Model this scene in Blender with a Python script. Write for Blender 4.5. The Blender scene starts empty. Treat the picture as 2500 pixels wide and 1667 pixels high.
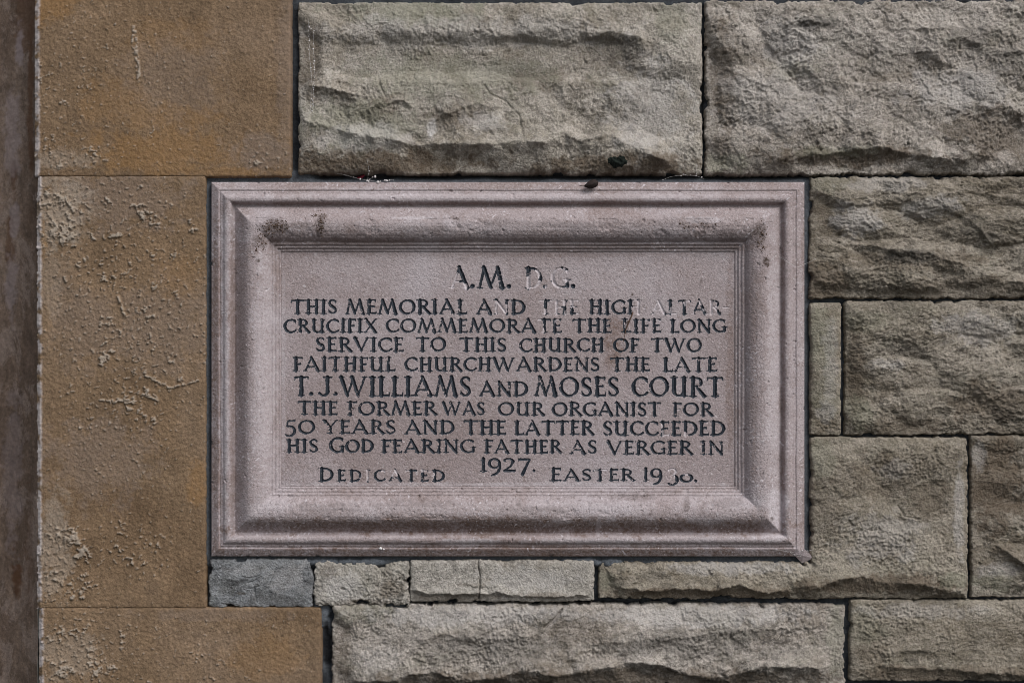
import bpy, bmesh, math, random
import numpy as np

# ------------------------------------------------------------------ camera, sky, sun, exposure
K = 0.0006            # metres per photo pixel (the framed wall is 1.5 m wide)
CX, CY, ZC = 1250.0, 833.5, 1.45
DIST = 2.8
scene = bpy.context.scene
COL = scene.collection

cam_d = bpy.data.cameras.new("camera")
cam = bpy.data.objects.new("camera", cam_d)
COL.objects.link(cam)
cam.location = (0, -DIST, ZC)
cam.rotation_euler = (math.radians(90), 0, 0)
cam_d.sensor_width = 36
cam_d.lens = 36 * DIST / (2500 * K)
cam_d.clip_start, cam_d.clip_end = 0.05, 200
scene.camera = cam

SUN_DIR = np.array([0.46, -0.56, 0.72]); SUN_DIR = SUN_DIR / np.linalg.norm(SUN_DIR)   # towards the sun
elev = math.asin(SUN_DIR[2])
azim = math.atan2(SUN_DIR[0], SUN_DIR[1])
world = bpy.data.worlds.new("World")
scene.world = world
world.use_nodes = True
wn = world.node_tree.nodes
sky = wn.new("ShaderNodeTexSky")
sky.sky_type = 'NISHITA'
sky.sun_disc = False
sky.sun_elevation = elev
sky.sun_rotation = azim
sky.air_density = 1.0
sky.dust_density = 1.0
sky.ozone_density = 1.0
hsv = wn.new("ShaderNodeHueSaturation")          # thin cloud takes most of the blue out of the sky
hsv.inputs["Saturation"].default_value = 0.4
world.node_tree.links.new(sky.outputs[0], hsv.inputs["Color"])
world.node_tree.links.new(hsv.outputs[0], wn["Background"].inputs[0])
wn["Background"].inputs[1].default_value = 0.06

sun_d = bpy.data.lights.new("sun", 'SUN')
sun_d.energy = 1.4
sun_d.angle = math.radians(30)
sun_d.color = (1.0, 0.975, 0.955)
sun = bpy.data.objects.new("sun", sun_d)
COL.objects.link(sun)
from mathutils import Vector
sun.rotation_euler = Vector(SUN_DIR.tolist()).to_track_quat('Z', 'Y').to_euler()
sun.location = (1.5, -2, 4)

vs = scene.view_settings
vs.view_transform = 'Standard'
vs.look = 'None'
vs.exposure = 0.97
vs.gamma = 1
vs.use_curve_mapping = False
scene.cycles.max_bounces = 6
scene.cycles.filter_width = 0.85

# ------------------------------------------------------------------ noise
_rng = np.random.RandomState(7)
_PERM = _rng.permutation(1024)
_PERM = np.concatenate([_PERM, _PERM, _PERM])
_ANG = _rng.rand(1024) * 2 * np.pi
_GX, _GY = np.cos(_ANG).astype(np.float32), np.sin(_ANG).astype(np.float32)

def perlin(x, y, seed=0):
    x = np.asarray(x, dtype=np.float32) + 311.7 + seed * 17.31
    y = np.asarray(y, dtype=np.float32) + 177.3 + seed * 9.77
    xi = np.floor(x).astype(np.int32); yi = np.floor(y).astype(np.int32)
    xf = x - xi; yf = y - yi
    u = xf * xf * xf * (xf * (xf * 6 - 15) + 10)
    v = yf * yf * yf * (yf * (yf * 6 - 15) + 10)
    xi &= 1023; yi &= 1023
    def g(ix, iy, fx, fy):
        h = _PERM[_PERM[(ix & 1023)] + (iy & 1023)]
        return _GX[h] * fx + _GY[h] * fy
    a = g(xi, yi, xf, yf); b = g(xi + 1, yi, xf - 1, yf)
    c = g(xi, yi + 1, xf, yf - 1); d = g(xi + 1, yi + 1, xf - 1, yf - 1)
    return ((a + (b - a) * u) + ((c + (d - c) * u) - (a + (b - a) * u)) * v) * 1.5

def fbm(x, y, lam, octs=4, gain=0.5, seed=0):
    s = 0; a = 1.0; f = 1.0 / lam; t = 0
    for o in range(octs):
        cr, sr = math.cos(0.65 + o * 1.1 + seed * 0.37), math.sin(0.65 + o * 1.1 + seed * 0.37)
        s = s + a * perlin((x * cr - y * sr) * f, (x * sr + y * cr) * f, seed + o * 3)
        t += a; a *= gain; f *= 2.03
    return s / t

def ridged(x, y, lam, octs=3, seed=0):
    s = 0; a = 1.0; f = 1.0 / lam; t = 0
    for o in range(octs):
        cr, sr = math.cos(0.9 + o * 1.1 + seed * 0.37), math.sin(0.9 + o * 1.1 + seed * 0.37)
        s = s + a * (1 - 2 * np.abs(perlin((x * cr - y * sr) * f, (x * sr + y * cr) * f, seed + o * 5)))
        t += a; a *= 0.5; f *= 2.1
    return s / t

def sstep(a, b, x):
    t = np.clip((x - a) / (b - a), 0, 1)
    return t * t * (3 - 2 * t)

# ------------------------------------------------------------------ mesh helpers
def P(x, y, h):
    return ((x - CX) * K, -h * K, ZC + (CY - y) * K)

def make_mesh(name, co, quads, mat, parent=None, attrs=None, origin=None, smooth=True):
    me = bpy.data.meshes.new(name)
    co = np.asarray(co, dtype=np.float32)
    org = np.array(origin if origin is not None else (0, 0, 0), dtype=np.float32)
    co = co - org
    n = len(co)
    me.vertices.add(n)
    me.vertices.foreach_set("co", co.ravel())
    q = np.asarray(quads, dtype=np.int32)
    m = len(q)
    me.loops.add(m * 4)
    me.loops.foreach_set("vertex_index", q.ravel())
    me.polygons.add(m)
    me.polygons.foreach_set("loop_start", np.arange(0, m * 4, 4, dtype=np.int32))
    me.polygons.foreach_set("loop_total", np.full(m, 4, dtype=np.int32))
    me.update(calc_edges=True)
    if smooth:
        me.polygons.foreach_set("use_smooth", np.ones(m, dtype=bool))
    for k, v in (attrs or {}).items():
        a = me.attributes.new(k, 'FLOAT', 'POINT')
        a.data.foreach_set("value", np.ascontiguousarray(v, dtype=np.float32).ravel())
    me.materials.append(mat)
    ob = bpy.data.objects.new(name, me)
    COL.objects.link(ob)
    ob.location = org.tolist()
    if parent:
        ob.parent = parent
        ob.location = (Vector(org.tolist()) - parent.location)
    return ob

def field_mesh(name, xs, ys, H, mat, attrs=None, parent=None, face_mask=None, origin=None):
    """xs, ys: 1-D photo coordinates, H: heights [ny, nx]"""
    X, Y = np.meshgrid(xs, ys)
    co = np.stack([(X - CX) * K, -H * K, ZC + (CY - Y) * K], -1).reshape(-1, 3)
    ny, nx = H.shape
    idx = np.arange(ny * nx).reshape(ny, nx)
    # seen from -Y: counter-clockwise = lower-left, lower-right, upper-right, upper-left
    q = np.stack([idx[1:, :-1], idx[1:, 1:], idx[:-1, 1:], idx[:-1, :-1]], -1)
    if face_mask is not None:
        q = q[face_mask]
        used = np.unique(q)
        remap = np.full(ny * nx, -1, dtype=np.int32)
        remap[used] = np.arange(len(used))
        co = co[used]
        q = remap[q]
        attrs = {k: v.reshape(-1)[used] for k, v in (attrs or {}).items()}
    else:
        q = q.reshape(-1, 4)
    return make_mesh(name, co, q, mat, parent, attrs, origin)

def tag(o, label=None, cat=None, group=None, kind=None):
    if label: o["label"] = label
    if cat: o["category"] = cat
    if group: o["group"] = group
    if kind: o["kind"] = kind
    return o

def empty(name, loc):
    o = bpy.data.objects.new(name, None)
    o.empty_display_size = 0.05
    o.location = loc
    COL.objects.link(o)
    return o

# ------------------------------------------------------------------ materials
class NT:
    def __init__(self, name, rough=0.9, spec=0.25):
        self.m = bpy.data.materials.new(name)
        self.m.use_nodes = True
        self.t = self.m.node_tree
        self.b = self.t.nodes["Principled BSDF"]
        self.b.inputs["Roughness"].default_value = rough
        self.b.inputs["Specular IOR Level"].default_value = spec
        self.pos = self.t.nodes.new("ShaderNodeNewGeometry").outputs["Position"]
    def noise(self, scale, detail=4, rough=0.55, stretch=None, off=0.0):
        mp = self.t.nodes.new("ShaderNodeMapping")
        self.t.links.new(self.pos, mp.inputs[0])
        mp.inputs["Location"].default_value = (off, off * 0.7, off * 1.3)
        if stretch: mp.inputs["Scale"].default_value = stretch
        mp.inputs["Rotation"].default_value = (0.0, 0.45 + off * 0.31, 0.0) if stretch is None else (0.0, 0.10, 0.0)
        n = self.t.nodes.new("ShaderNodeTexNoise")
        n.inputs["Scale"].default_value = scale
        n.inputs["Detail"].default_value = detail
        n.inputs["Roughness"].default_value = rough
        n.inputs["Distortion"].default_value = 0.6
        self.t.links.new(mp.outputs[0], n.inputs["Vector"])
        return n.outputs["Fac"]
    def ramp(self, fac, stops):
        r = self.t.nodes.new("ShaderNodeValToRGB")
        e = r.color_ramp.elements
        while len(e) < len(stops): e.new(0.5)
        for i, (p, c) in enumerate(stops):
            e[i].position = p
            e[i].color = (c[0], c[1], c[2], 1) if not isinstance(c, (int, float)) else (c, c, c, 1)
        self.t.links.new(fac, r.inputs[0])
        return r.outputs[0]
    def mix(self, fac, a, b, mode='MIX'):
        m = self.t.nodes.new("ShaderNodeMix")
        m.data_type = 'RGBA'; m.blend_type = mode
        for s, v in ((m.inputs["Factor"], fac), (m.inputs[6], a), (m.inputs[7], b)):
            if isinstance(v, bpy.types.NodeSocket): self.t.links.new(v, s)
            elif isinstance(v, (int, float)): s.default_value = v
            else: s.default_value = (v[0], v[1], v[2], 1)
        return m.outputs[2]
    def math(self, op, a, b=None):
        m = self.t.nodes.new("ShaderNodeMath"); m.operation = op
        for s, v in ((m.inputs[0], a), (m.inputs[1], b)):
            if v is None: continue
            if isinstance(v, bpy.types.NodeSocket): self.t.links.new(v, s)
            else: s.default_value = v
        return m.outputs[0]
    def attr(self, name):
        a = self.t.nodes.new("ShaderNodeAttribute"); a.attribute_name = name
        return a.outputs["Fac"]
    def color(self, c):
        if isinstance(c, bpy.types.NodeSocket): self.t.links.new(c, self.b.inputs["Base Color"])
        else: self.b.inputs["Base Color"].default_value = (c[0], c[1], c[2], 1)
    def bump(self, h, strength=0.5, dist=0.002):
        n = self.t.nodes.new("ShaderNodeBump")
        n.inputs["Strength"].default_value = strength
        n.inputs["Distance"].default_value = dist
        self.t.links.new(h, n.inputs["Height"])
        self.t.links.new(n.outputs[0], self.b.inputs["Normal"])

def stone_material(name, a, b, c, seed=0.0, stretch=None, soot=0.5, warm=(0.098, 0.072, 0.050)):
    t = NT(name)
    big = t.noise(5.0, 5, 0.6, stretch, seed)
    col = t.ramp(big, [(0.30, a), (0.5, b), (0.70, c)])
    mid = t.noise(38.0, 5, 0.65, stretch, seed + 3)
    col = t.mix(t.ramp(mid, [(0.40, 0.0), (0.66, 0.75)]), col, (c[0] * 1.08, c[1] * 1.06, c[2] * 1.05))
    sp = t.noise(260.0, 5, 0.85, None, seed + 5)
    col = t.mix(1.0, col, t.ramp(sp, [(0.30, 0.42), (0.5, 0.98), (0.70, 1.50)]), 'MULTIPLY')
    br = t.noise(11.0, 6, 0.72, stretch, seed + 21)
    col = t.mix(t.math('MULTIPLY', t.ramp(br, [(0.50, 0.0), (0.62, 1.0)]), 0.55), col, (b[0] * 0.62, b[1] * 0.57, b[2] * 0.50))
    gr = t.noise(8.0, 5, 0.7, stretch, seed + 31)
    col = t.mix(t.math('MULTIPLY', t.ramp(gr, [(0.54, 0.0), (0.66, 1.0)]), 0.22), col, (0.225, 0.22, 0.165))
    pt = t.noise(70.0, 5, 0.75, stretch, seed + 41)
    col = t.mix(t.math('MULTIPLY', t.ramp(pt, [(0.52, 0.0), (0.62, 1.0)]), 0.45), col, (c[0] * 1.25, c[1] * 1.22, c[2] * 1.22))
    so = t.noise(55.0, 6, 0.75, stretch, seed + 9)
    cl = t.ramp(t.noise(9.0, 5, 0.7, stretch, seed + 17), [(0.42, 0.25), (0.60, 1.0)])
    sof = t.math('MULTIPLY', t.math('MULTIPLY', t.ramp(so, [(0.50, 0.0), (0.60, 1.0)]), cl), min(1.0, soot * 1.25))
    col = t.mix(sof, col, (b[0] * 0.30, b[1] * 0.29, b[2] * 0.29))
    ss = t.noise(150.0, 5, 0.8, stretch, seed + 19)
    col = t.mix(t.math('MULTIPLY', t.math('MULTIPLY', t.ramp(ss, [(0.52, 0.0), (0.60, 1.0)]), cl), 0.6), col, (b[0] * 0.40, b[1] * 0.38, b[2] * 0.36))
    jag = t.ramp(t.noise(140.0, 4, 0.7, None, seed + 2), [(0.34, 0.65), (0.56, 1.0)])
    col = t.mix(t.math('MULTIPLY', t.attr("warm"), jag), col, warm)
    col = t.mix(t.math('MULTIPLY', t.attr("green"), jag), col, (0.19, 0.19, 0.138))
    col = t.mix(t.math('MULTIPLY', t.attr("pale"), jag), col, (0.46, 0.435, 0.42))
    col = t.mix(t.math('MULTIPLY', t.attr("soot"), jag), col, (0.05, 0.047, 0.043))
    t.color(col)
    g = t.noise(300.0, 2, 0.5, None, seed)
    t.bump(g, 0.7, 0.003)
    return t.m

M_STONE = [
    stone_material("grey_sandstone", (0.215, 0.190, 0.155), (0.300, 0.270, 0.228), (0.40, 0.367, 0.325), 0.0),
    stone_material("mottled_sandstone", (0.188, 0.163, 0.137), (0.276, 0.246, 0.212), (0.385, 0.350, 0.315), 4.1, (1, 1, 1.5), 0.75),
    stone_material("banded_sandstone", (0.125, 0.104, 0.078), (0.194, 0.167, 0.131), (0.295, 0.263, 0.220), 8.3, (1, 1, 2.2), 0.8),
    stone_material("pale_sandstone", (0.25, 0.23, 0.20), (0.315, 0.292, 0.258), (0.385, 0.36, 0.325), 2.7, None, 0.4),
    stone_material("olive_sandstone", (0.142, 0.121, 0.090), (0.208, 0.180, 0.141), (0.295, 0.263, 0.217), 6.2, (1, 1, 1.7), 0.5),
    stone_material("blue_grey_mortar_fill", (0.105, 0.109, 0.113), (0.168, 0.174, 0.181), (0.25, 0.256, 0.262), 11.0, (1, 1, 1.6), 0.7),
]

def ashlar_material():
    t = NT("ochre_ashlar", 0.9, 0.2)
    big = t.noise(4.5, 4, 0.55, None, 1.0)
    col = t.ramp(big, [(0.30, (0.160, 0.103, 0.060)), (0.52, (0.198, 0.132, 0.080)), (0.72, (0.220, 0.154, 0.104))])
    sp = t.noise(280.0, 5, 0.85, None, 5)
    col = t.mix(1.0, col, t.ramp(sp, [(0.28, 0.50), (0.5, 1.0), (0.72, 1.42)]), 'MULTIPLY')
    pt = t.noise(28.0, 5, 0.7, (1, 1, 0.7), 8)
    col = t.mix(1.0, col, t.ramp(pt, [(0.3, 0.80), (0.7, 1.18)]), 'MULTIPLY')
    str_ = t.noise(60.0, 5, 0.7, (1, 1, 0.5), 3)
    col = t.mix(1.0, col, t.ramp(str_, [(0.3, 0.84), (0.7, 1.14)]), 'MULTIPLY')
    jag = t.ramp(t.noise(120.0, 4, 0.7, None, 2), [(0.3, 0.55), (0.65, 1.0)])
    col = t.mix(t.math('MULTIPLY', t.attr("orange"), jag), col, (0.265, 0.145, 0.055))
    col = t.mix(t.math('MULTIPLY', t.attr("mauve"), jag), col, (0.215, 0.165, 0.135))
    col = t.mix(t.math('MULTIPLY', t.attr("pale"), jag), col, (0.36, 0.305, 0.25))
    col = t.mix(t.attr("white"), col, (0.62, 0.56, 0.55))
    t.color(col)
    t.bump(t.noise(380.0, 2, 0.5, None, 1.7), 0.5, 0.002)
    return t.m
M_ASHLAR = ashlar_material()

def reveal_material():
    t = NT("purple_brown_reveal", 0.85, 0.2)
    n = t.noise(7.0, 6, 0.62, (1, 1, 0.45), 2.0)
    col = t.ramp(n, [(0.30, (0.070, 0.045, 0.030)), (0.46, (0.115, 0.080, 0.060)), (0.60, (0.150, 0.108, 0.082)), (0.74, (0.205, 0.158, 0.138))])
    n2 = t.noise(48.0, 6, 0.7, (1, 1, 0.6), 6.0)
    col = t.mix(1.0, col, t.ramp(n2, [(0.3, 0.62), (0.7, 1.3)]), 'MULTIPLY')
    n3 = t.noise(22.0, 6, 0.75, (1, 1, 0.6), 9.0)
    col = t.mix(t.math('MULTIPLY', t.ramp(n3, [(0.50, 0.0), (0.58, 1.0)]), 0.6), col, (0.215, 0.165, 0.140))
    n4 = t.noise(280.0, 5, 0.85, None, 4.0)
    col = t.mix(1.0, col, t.ramp(n4, [(0.3, 0.6), (0.7, 1.35)]), 'MULTIPLY')
    col = t.mix(t.attr("rust"), col, (0.075, 0.036, 0.018))
    col = t.mix(t.attr("pale"), col, (0.24, 0.195, 0.195))
    t.color(col)
    t.bump(t.noise(400.0, 4, 0.7), 0.4, 0.0014)
    return t.m
M_REVEAL = reveal_material()

def plaque_material(name, panel=False):
    t = NT(name, 0.85, 0.3)
    big = t.noise(6.0, 5, 0.6, None, 3.3)
    col = t.ramp(big, [(0.30, (0.285, 0.230, 0.224)), (0.5, (0.338, 0.283, 0.283)), (0.70, (0.39, 0.343, 0.355))])
    sp = t.noise(330.0, 5, 0.85, None, 1)
    col = t.mix(1.0, col, t.ramp(sp, [(0.30, 0.58), (0.5, 1.0), (0.70, 1.36)]), 'MULTIPLY')
    pk = t.noise(170.0, 4, 0.8, None, 7)
    col = t.mix(t.math('MULTIPLY', t.ramp(pk, [(0.585, 0.0), (0.66, 1.0)]), 0.6), col, (0.15, 0.105, 0.088))
    wh = t.noise(300.0, 2, 0.7, None, 13)
    col = t.mix(t.math('MULTIPLY', t.ramp(wh, [(0.635, 0.0), (0.69, 1.0)]), 0.6), col, (0.62, 0.57, 0.58))
    jag = t.ramp(t.noise(190.0, 4, 0.75, None, 2), [(0.36, 0.15), (0.60, 1.0)])
    col = t.mix(t.math('MULTIPLY', t.attr("brown"), jag), col, (0.16, 0.105, 0.083))
    col = t.mix(t.math('MULTIPLY', t.attr("pale"), jag), col, (0.54, 0.49, 0.51))
    col = t.mix(t.math('MULTIPLY', t.attr("dirt"), jag), col, (0.060, 0.040, 0.030))
    t.color(col)
    t.bump(t.noise(320.0, 2, 0.5, None, 2.3), 0.55, 0.0022)
    return t.m
M_FRAME = plaque_material("pink_frame_stone")
M_PANEL = plaque_material("pink_panel_stone", True)

def paint_material():
    t = NT("worn_black_paint", 0.6, 0.35)
    n = t.noise(700.0, 3, 0.7, None, 4)
    t.color(t.ramp(n, [(0.35, (0.008, 0.012, 0.019)), (0.58, (0.020, 0.027, 0.038)), (0.70, (0.10, 0.108, 0.125))]))
    t.bump(t.noise(900.0, 3), 0.5, 0.0012)
    return t.m
M_PAINT = paint_material()

def mortar_material():
    t = NT("dark_mortar", 0.9, 0.2)
    n = t.noise(26.0, 5, 0.65, None, 2)
    col = t.ramp(n, [(0.3, (0.022, 0.025, 0.030)), (0.55, (0.048, 0.053, 0.060)), (0.75, (0.085, 0.09, 0.098))])
    col = t.mix(t.attr("pale"), col, (0.15, 0.165, 0.185))
    col = t.mix(t.attr("black"), col, (0.012, 0.012, 0.014))
    sp = t.noise(300.0, 3, 0.8, None, 1)
    col = t.mix(1.0, col, t.ramp(sp, [(0.3, 0.6), (0.7, 1.35)]), 'MULTIPLY')
    t.color(col)
    t.bump(t.noise(350.0, 5, 0.75), 0.7, 0.002)
    return t.m
M_MORTAR = mortar_material()

def plain(name, c, rough=0.85, var=0.5, scale=400.0):
    t = NT(name, rough, 0.2)
    n = t.noise(scale, 4, 0.7)
    lo = tuple(v * (1 - var) for v in c); hi = tuple(min(1, v * (1 + var)) for v in c)
    t.color(t.ramp(n, [(0.3, lo), (0.7, hi)]))
    return t.m

# ------------------------------------------------------------------ feature helpers (photo pixels, 2500 wide)
S = 2500.0 / 2352.0
def ledge(X, Y, pts, drop, wa, wb, seed=0, jit=4.0, fade=25):
    """a broken edge: the face swells out towards the line from above and cuts back under it"""
    pts = sorted(pts)
    px = np.array([p[0] for p in pts]); py = np.array([p[1] for p in pts])
    t = Y - np.interp(X, px, py)
    t = t - (jit * fbm(X, Y * 0.35 + seed * 13.1, 30, 5, 0.72, seed) * 2.6 + 1.6 * fbm(X, Y, 7, 2, 0.6, seed + 3)) * np.exp(-np.abs(t) / 24)
    drop = drop * 0.82 * (0.8 + 0.6 * fbm(X, Y, 60, 2, 0.6, seed + 5)); wa = wa * 0.75
    up = np.exp(np.minimum(t, 0) / wa)
    dn = np.clip(1 - np.maximum(t, 0) / wb, 0, 1)
    dn = dn * dn * (0.4 + 0.6 * dn)
    win = sstep(px[0] - fade, px[0] + fade, X) * (1 - sstep(px[-1] - fade, px[-1] + fade, X))
    return drop * np.where(t < 0, up, dn) * win

def flank(X, Y, pts, depth, width, side=-1, seed=0, jit=3.0, fade=20):
    """a side facet falling away to the left (side -1) or right (+1) of a near-vertical line"""
    pts = sorted(pts, key=lambda p: p[1])
    py = np.array([p[1] for p in pts]); px = np.array([p[0] for p in pts])
    t = X - np.interp(Y, py, px)
    t = (t - jit * fbm(X * 0.35 + seed * 7.7, Y, 24, 3, 0.6, seed + 4) * 1.8 * np.exp(-np.abs(t) / 22)) * side
    win = sstep(py[0] - fade, py[0] + fade, Y) * (1 - sstep(py[-1] - fade, py[-1] + fade, Y))
    return -depth * np.clip(t / width, 0, 1.3) * win

def blobs(X, Y, items, seed=0):
    out = np.zeros_like(X)
    if not items: return out
    n = fbm(X, Y, 45, 4, 0.6, seed) * 0.9 + fbm(X, Y, 12, 2, 0.6, seed + 9) * 0.35
    for (cx, cy, rx, ry, s) in items:
        r = np.sqrt(((X - cx) / rx) ** 2 + ((Y - cy) / ry) ** 2) + n
        out = np.maximum(out, s * (1 - sstep(0.55, 1.15, r)))
    return out

def sdf_rect(X, Y, x0, y0, x1, y1, r):
    cx, cy = (x0 + x1) / 2, (y0 + y1) / 2
    qx = np.abs(X - cx) - ((x1 - x0) / 2 - r); qy = np.abs(Y - cy) - ((y1 - y0) / 2 - r)
    return np.hypot(np.maximum(qx, 0), np.maximum(qy, 0)) + np.minimum(np.maximum(qx, qy), 0) - r

def facet(X, Y, seed, cell=120.0):
    """broken planes: the outermost of a few randomly tilted planes around each spot"""
    rng = np.random.RandomState(seed * 7 + 1)
    x0, x1, y0, y1 = X.min(), X.max(), Y.min(), Y.max()
    nx = max(2, int((x1 - x0) / cell)); ny = max(2, int((y1 - y0) / cell))
    jx = X + 10 * fbm(X, Y, 40, 3, 0.6, seed + 71); jy = Y + 10 * fbm(X, Y, 40, 3, 0.6, seed + 72)
    out = np.full_like(X, -1e9)
    for i in range(nx):
        for j in range(ny):
            cx = x0 + (i + rng.rand()) * (x1 - x0) / nx; cy = y0 + (j + rng.rand()) * (y1 - y0) / ny
            sx, sy = rng.uniform(-0.13, 0.13), rng.uniform(-0.22, 0.10)
            h = 8 * rng.rand() + (jx - cx) * sx + (jy - cy) * sy - 0.0016 * ((jx - cx) ** 2 + 1.6 * (jy - cy) ** 2)
            out = np.maximum(out, h)
    return np.clip(out, -14, 12)

GRIDS = {}
def stone(key, rects, label, mat, edge=5, bulge=22, wedge=28, step=2.2, seed=0, rough=1.0, grain=1.0, aniso=1.0, ragged=1.0,
          ledges=(), flanks=(), cracks=(), warm=(), green=(), pale=(), soot=(), name="stone_block", cat="stone block",
          group="rock-faced stone blocks of the wall", extra=None, corner=6):
    x0 = min(r[0] for r in rects) - 6; x1 = max(r[2] for r in rects) + 6
    y0 = min(r[1] for r in rects) - 6; y1 = max(r[3] for r in rects) + 6
    xs = np.arange(x0, x1 + step, step); ys = np.arange(y0, y1 + step, step)
    X, Y = np.meshgrid(xs, ys); X = X.astype(np.float32); Y = Y.astype(np.float32)
    sd = None
    for r in rects:
        r = (r[0] - 3, r[1] - 3, r[2] + 3, r[3] + 3)
        s_ = sdf_rect(X, Y, *r, corner)
        sd = s_ if sd is None else np.minimum(sd, s_)
    e = -sd - ragged * (1.2 + 4.6 * fbm(X, Y, 55, 4, 0.62, seed + 1) + 1.9 * fbm(X, Y, 9, 2, 0.5, seed + 2))
    e = e - 5.5 * ragged * sstep(0.10, 0.5, fbm(X, Y, 52, 3, 0.5, seed + 61)) - 1.2 * ragged * sstep(0.1, 0.4, fbm(X, Y, 15, 2, 0.6, seed + 62))
    ep = np.maximum(e, 0)
    env = 1 - np.exp(-ep / (wedge * 0.6))
    inner = sstep(0, 18, ep)
    H = edge + bulge * 0.36 * env
    Ya = Y * aniso
    H = H + rough * env * (facet(X, Ya, seed) + 6 * fbm(X, Ya, 190, 3, 0.5, seed + 3) + 6.5 * ridged(X, Ya, 95, 3, seed + 4) * fbm(X, Y, 150, 2, 0.5, seed + 11) * 1.6)
    # bedding steps
    st = fbm(X, Ya, 130, 5, 0.58, seed + 6) * 5.5
    fl = np.floor(st); fr = st - fl
    H = H + rough * env * 3.0 * (fl + sstep(0.0, 0.10, fr))
    for i, L in enumerate(ledges): H = H + ledge(X, Y, *L, seed=seed + 20 + i) * (0.25 + 0.75 * inner)
    for i, F in enumerate(flanks): H = H + flank(X, Y, *F, seed=seed + 50 + i)
    gm = 0.34 + 0.80 * sstep(-0.12, 0.32, fbm(X, Y, 150, 3, 0.5, seed + 31))
    g = 2.0 * fbm(X, Ya, 19, 2, 0.6, seed + 7) - 1.0 * ridged(X, Ya, 16, 1, seed + 8) - 1.7 * ridged(X, Ya, 8.5, 1, seed + 9) + 1.7 * fbm(X, Ya, 7, 1, 0.7, seed + 10)
    pit = sstep(0.30, 0.55, fbm(X, Ya, 20, 3, 0.6, seed + 12)) * sstep(-0.1, 0.3, fbm(X, Y, 150, 2, 0.5, seed + 13))
    H = H + grain * gm * g * (0.45 + 0.55 * inner) - 5.0 * grain * pit * inner
    for (pts, w, d) in cracks:
        H = H - d * np.clip(1.3 - poly_dist(X, Y, pts, seed) / w, 0, 1)
    if extra is not None: H = extra(X, Y, H, e)
    H = np.where(e > 0, np.maximum(H, 1.0 + 0.4 * g) - 3 * np.exp(-ep / 3), -2 + e * 8)
    H = np.maximum(H, -46)
    H[0, :] = H[-1, :] = -60; H[:, 0] = H[:, -1] = -60
    at = {"warm": blobs(X, Y, warm, seed), "green": blobs(X, Y, green, seed + 1), "pale": blobs(X, Y, pale, seed + 2), "soot": blobs(X, Y, soot, seed + 3)}
    org = P((x0 + x1) / 2, y1, 0)
    ob = field_mesh(name, xs, ys, H, mat, at, origin=org)
    tag(ob, label, cat, group)
    GRIDS[key] = (xs, ys, H)
    return ob

def poly_dist(X, Y, pts, seed=0, jit=2.0):
    jx = X + jit * fbm(X, Y, 14, 2, 0.6, seed + 77); jy = Y + jit * fbm(X, Y, 14, 2, 0.6, seed + 78)
    d = np.full_like(X, 1e6)
    for (ax, ay), (bx, by) in zip(pts[:-1], pts[1:]):
        dx, dy = bx - ax, by - ay
        t = np.clip(((jx - ax) * dx + (jy - ay) * dy) / (dx * dx + dy * dy), 0, 1)
        d = np.minimum(d, np.hypot(jx - ax - t * dx, jy - ay - t * dy))
    return d

def hat(key, x, y):
    xs, ys, H = GRIDS[key]
    i = int(np.clip(round((y - ys[0]) / (ys[1] - ys[0])), 0, len(ys) - 1)); j = int(np.clip(round((x - xs[0]) / (xs[1] - xs[0])), 0, len(xs) - 1))
    return float(H[i, j])

def R(*v): return tuple(a * S for a in v)
def Z(ox, oy, sc, *pts): return [(ox + u / sc, oy + v / sc) for u, v in pts]
XR = 3060.0    # how far the cut-off stones run on past the right of the frame

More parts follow.
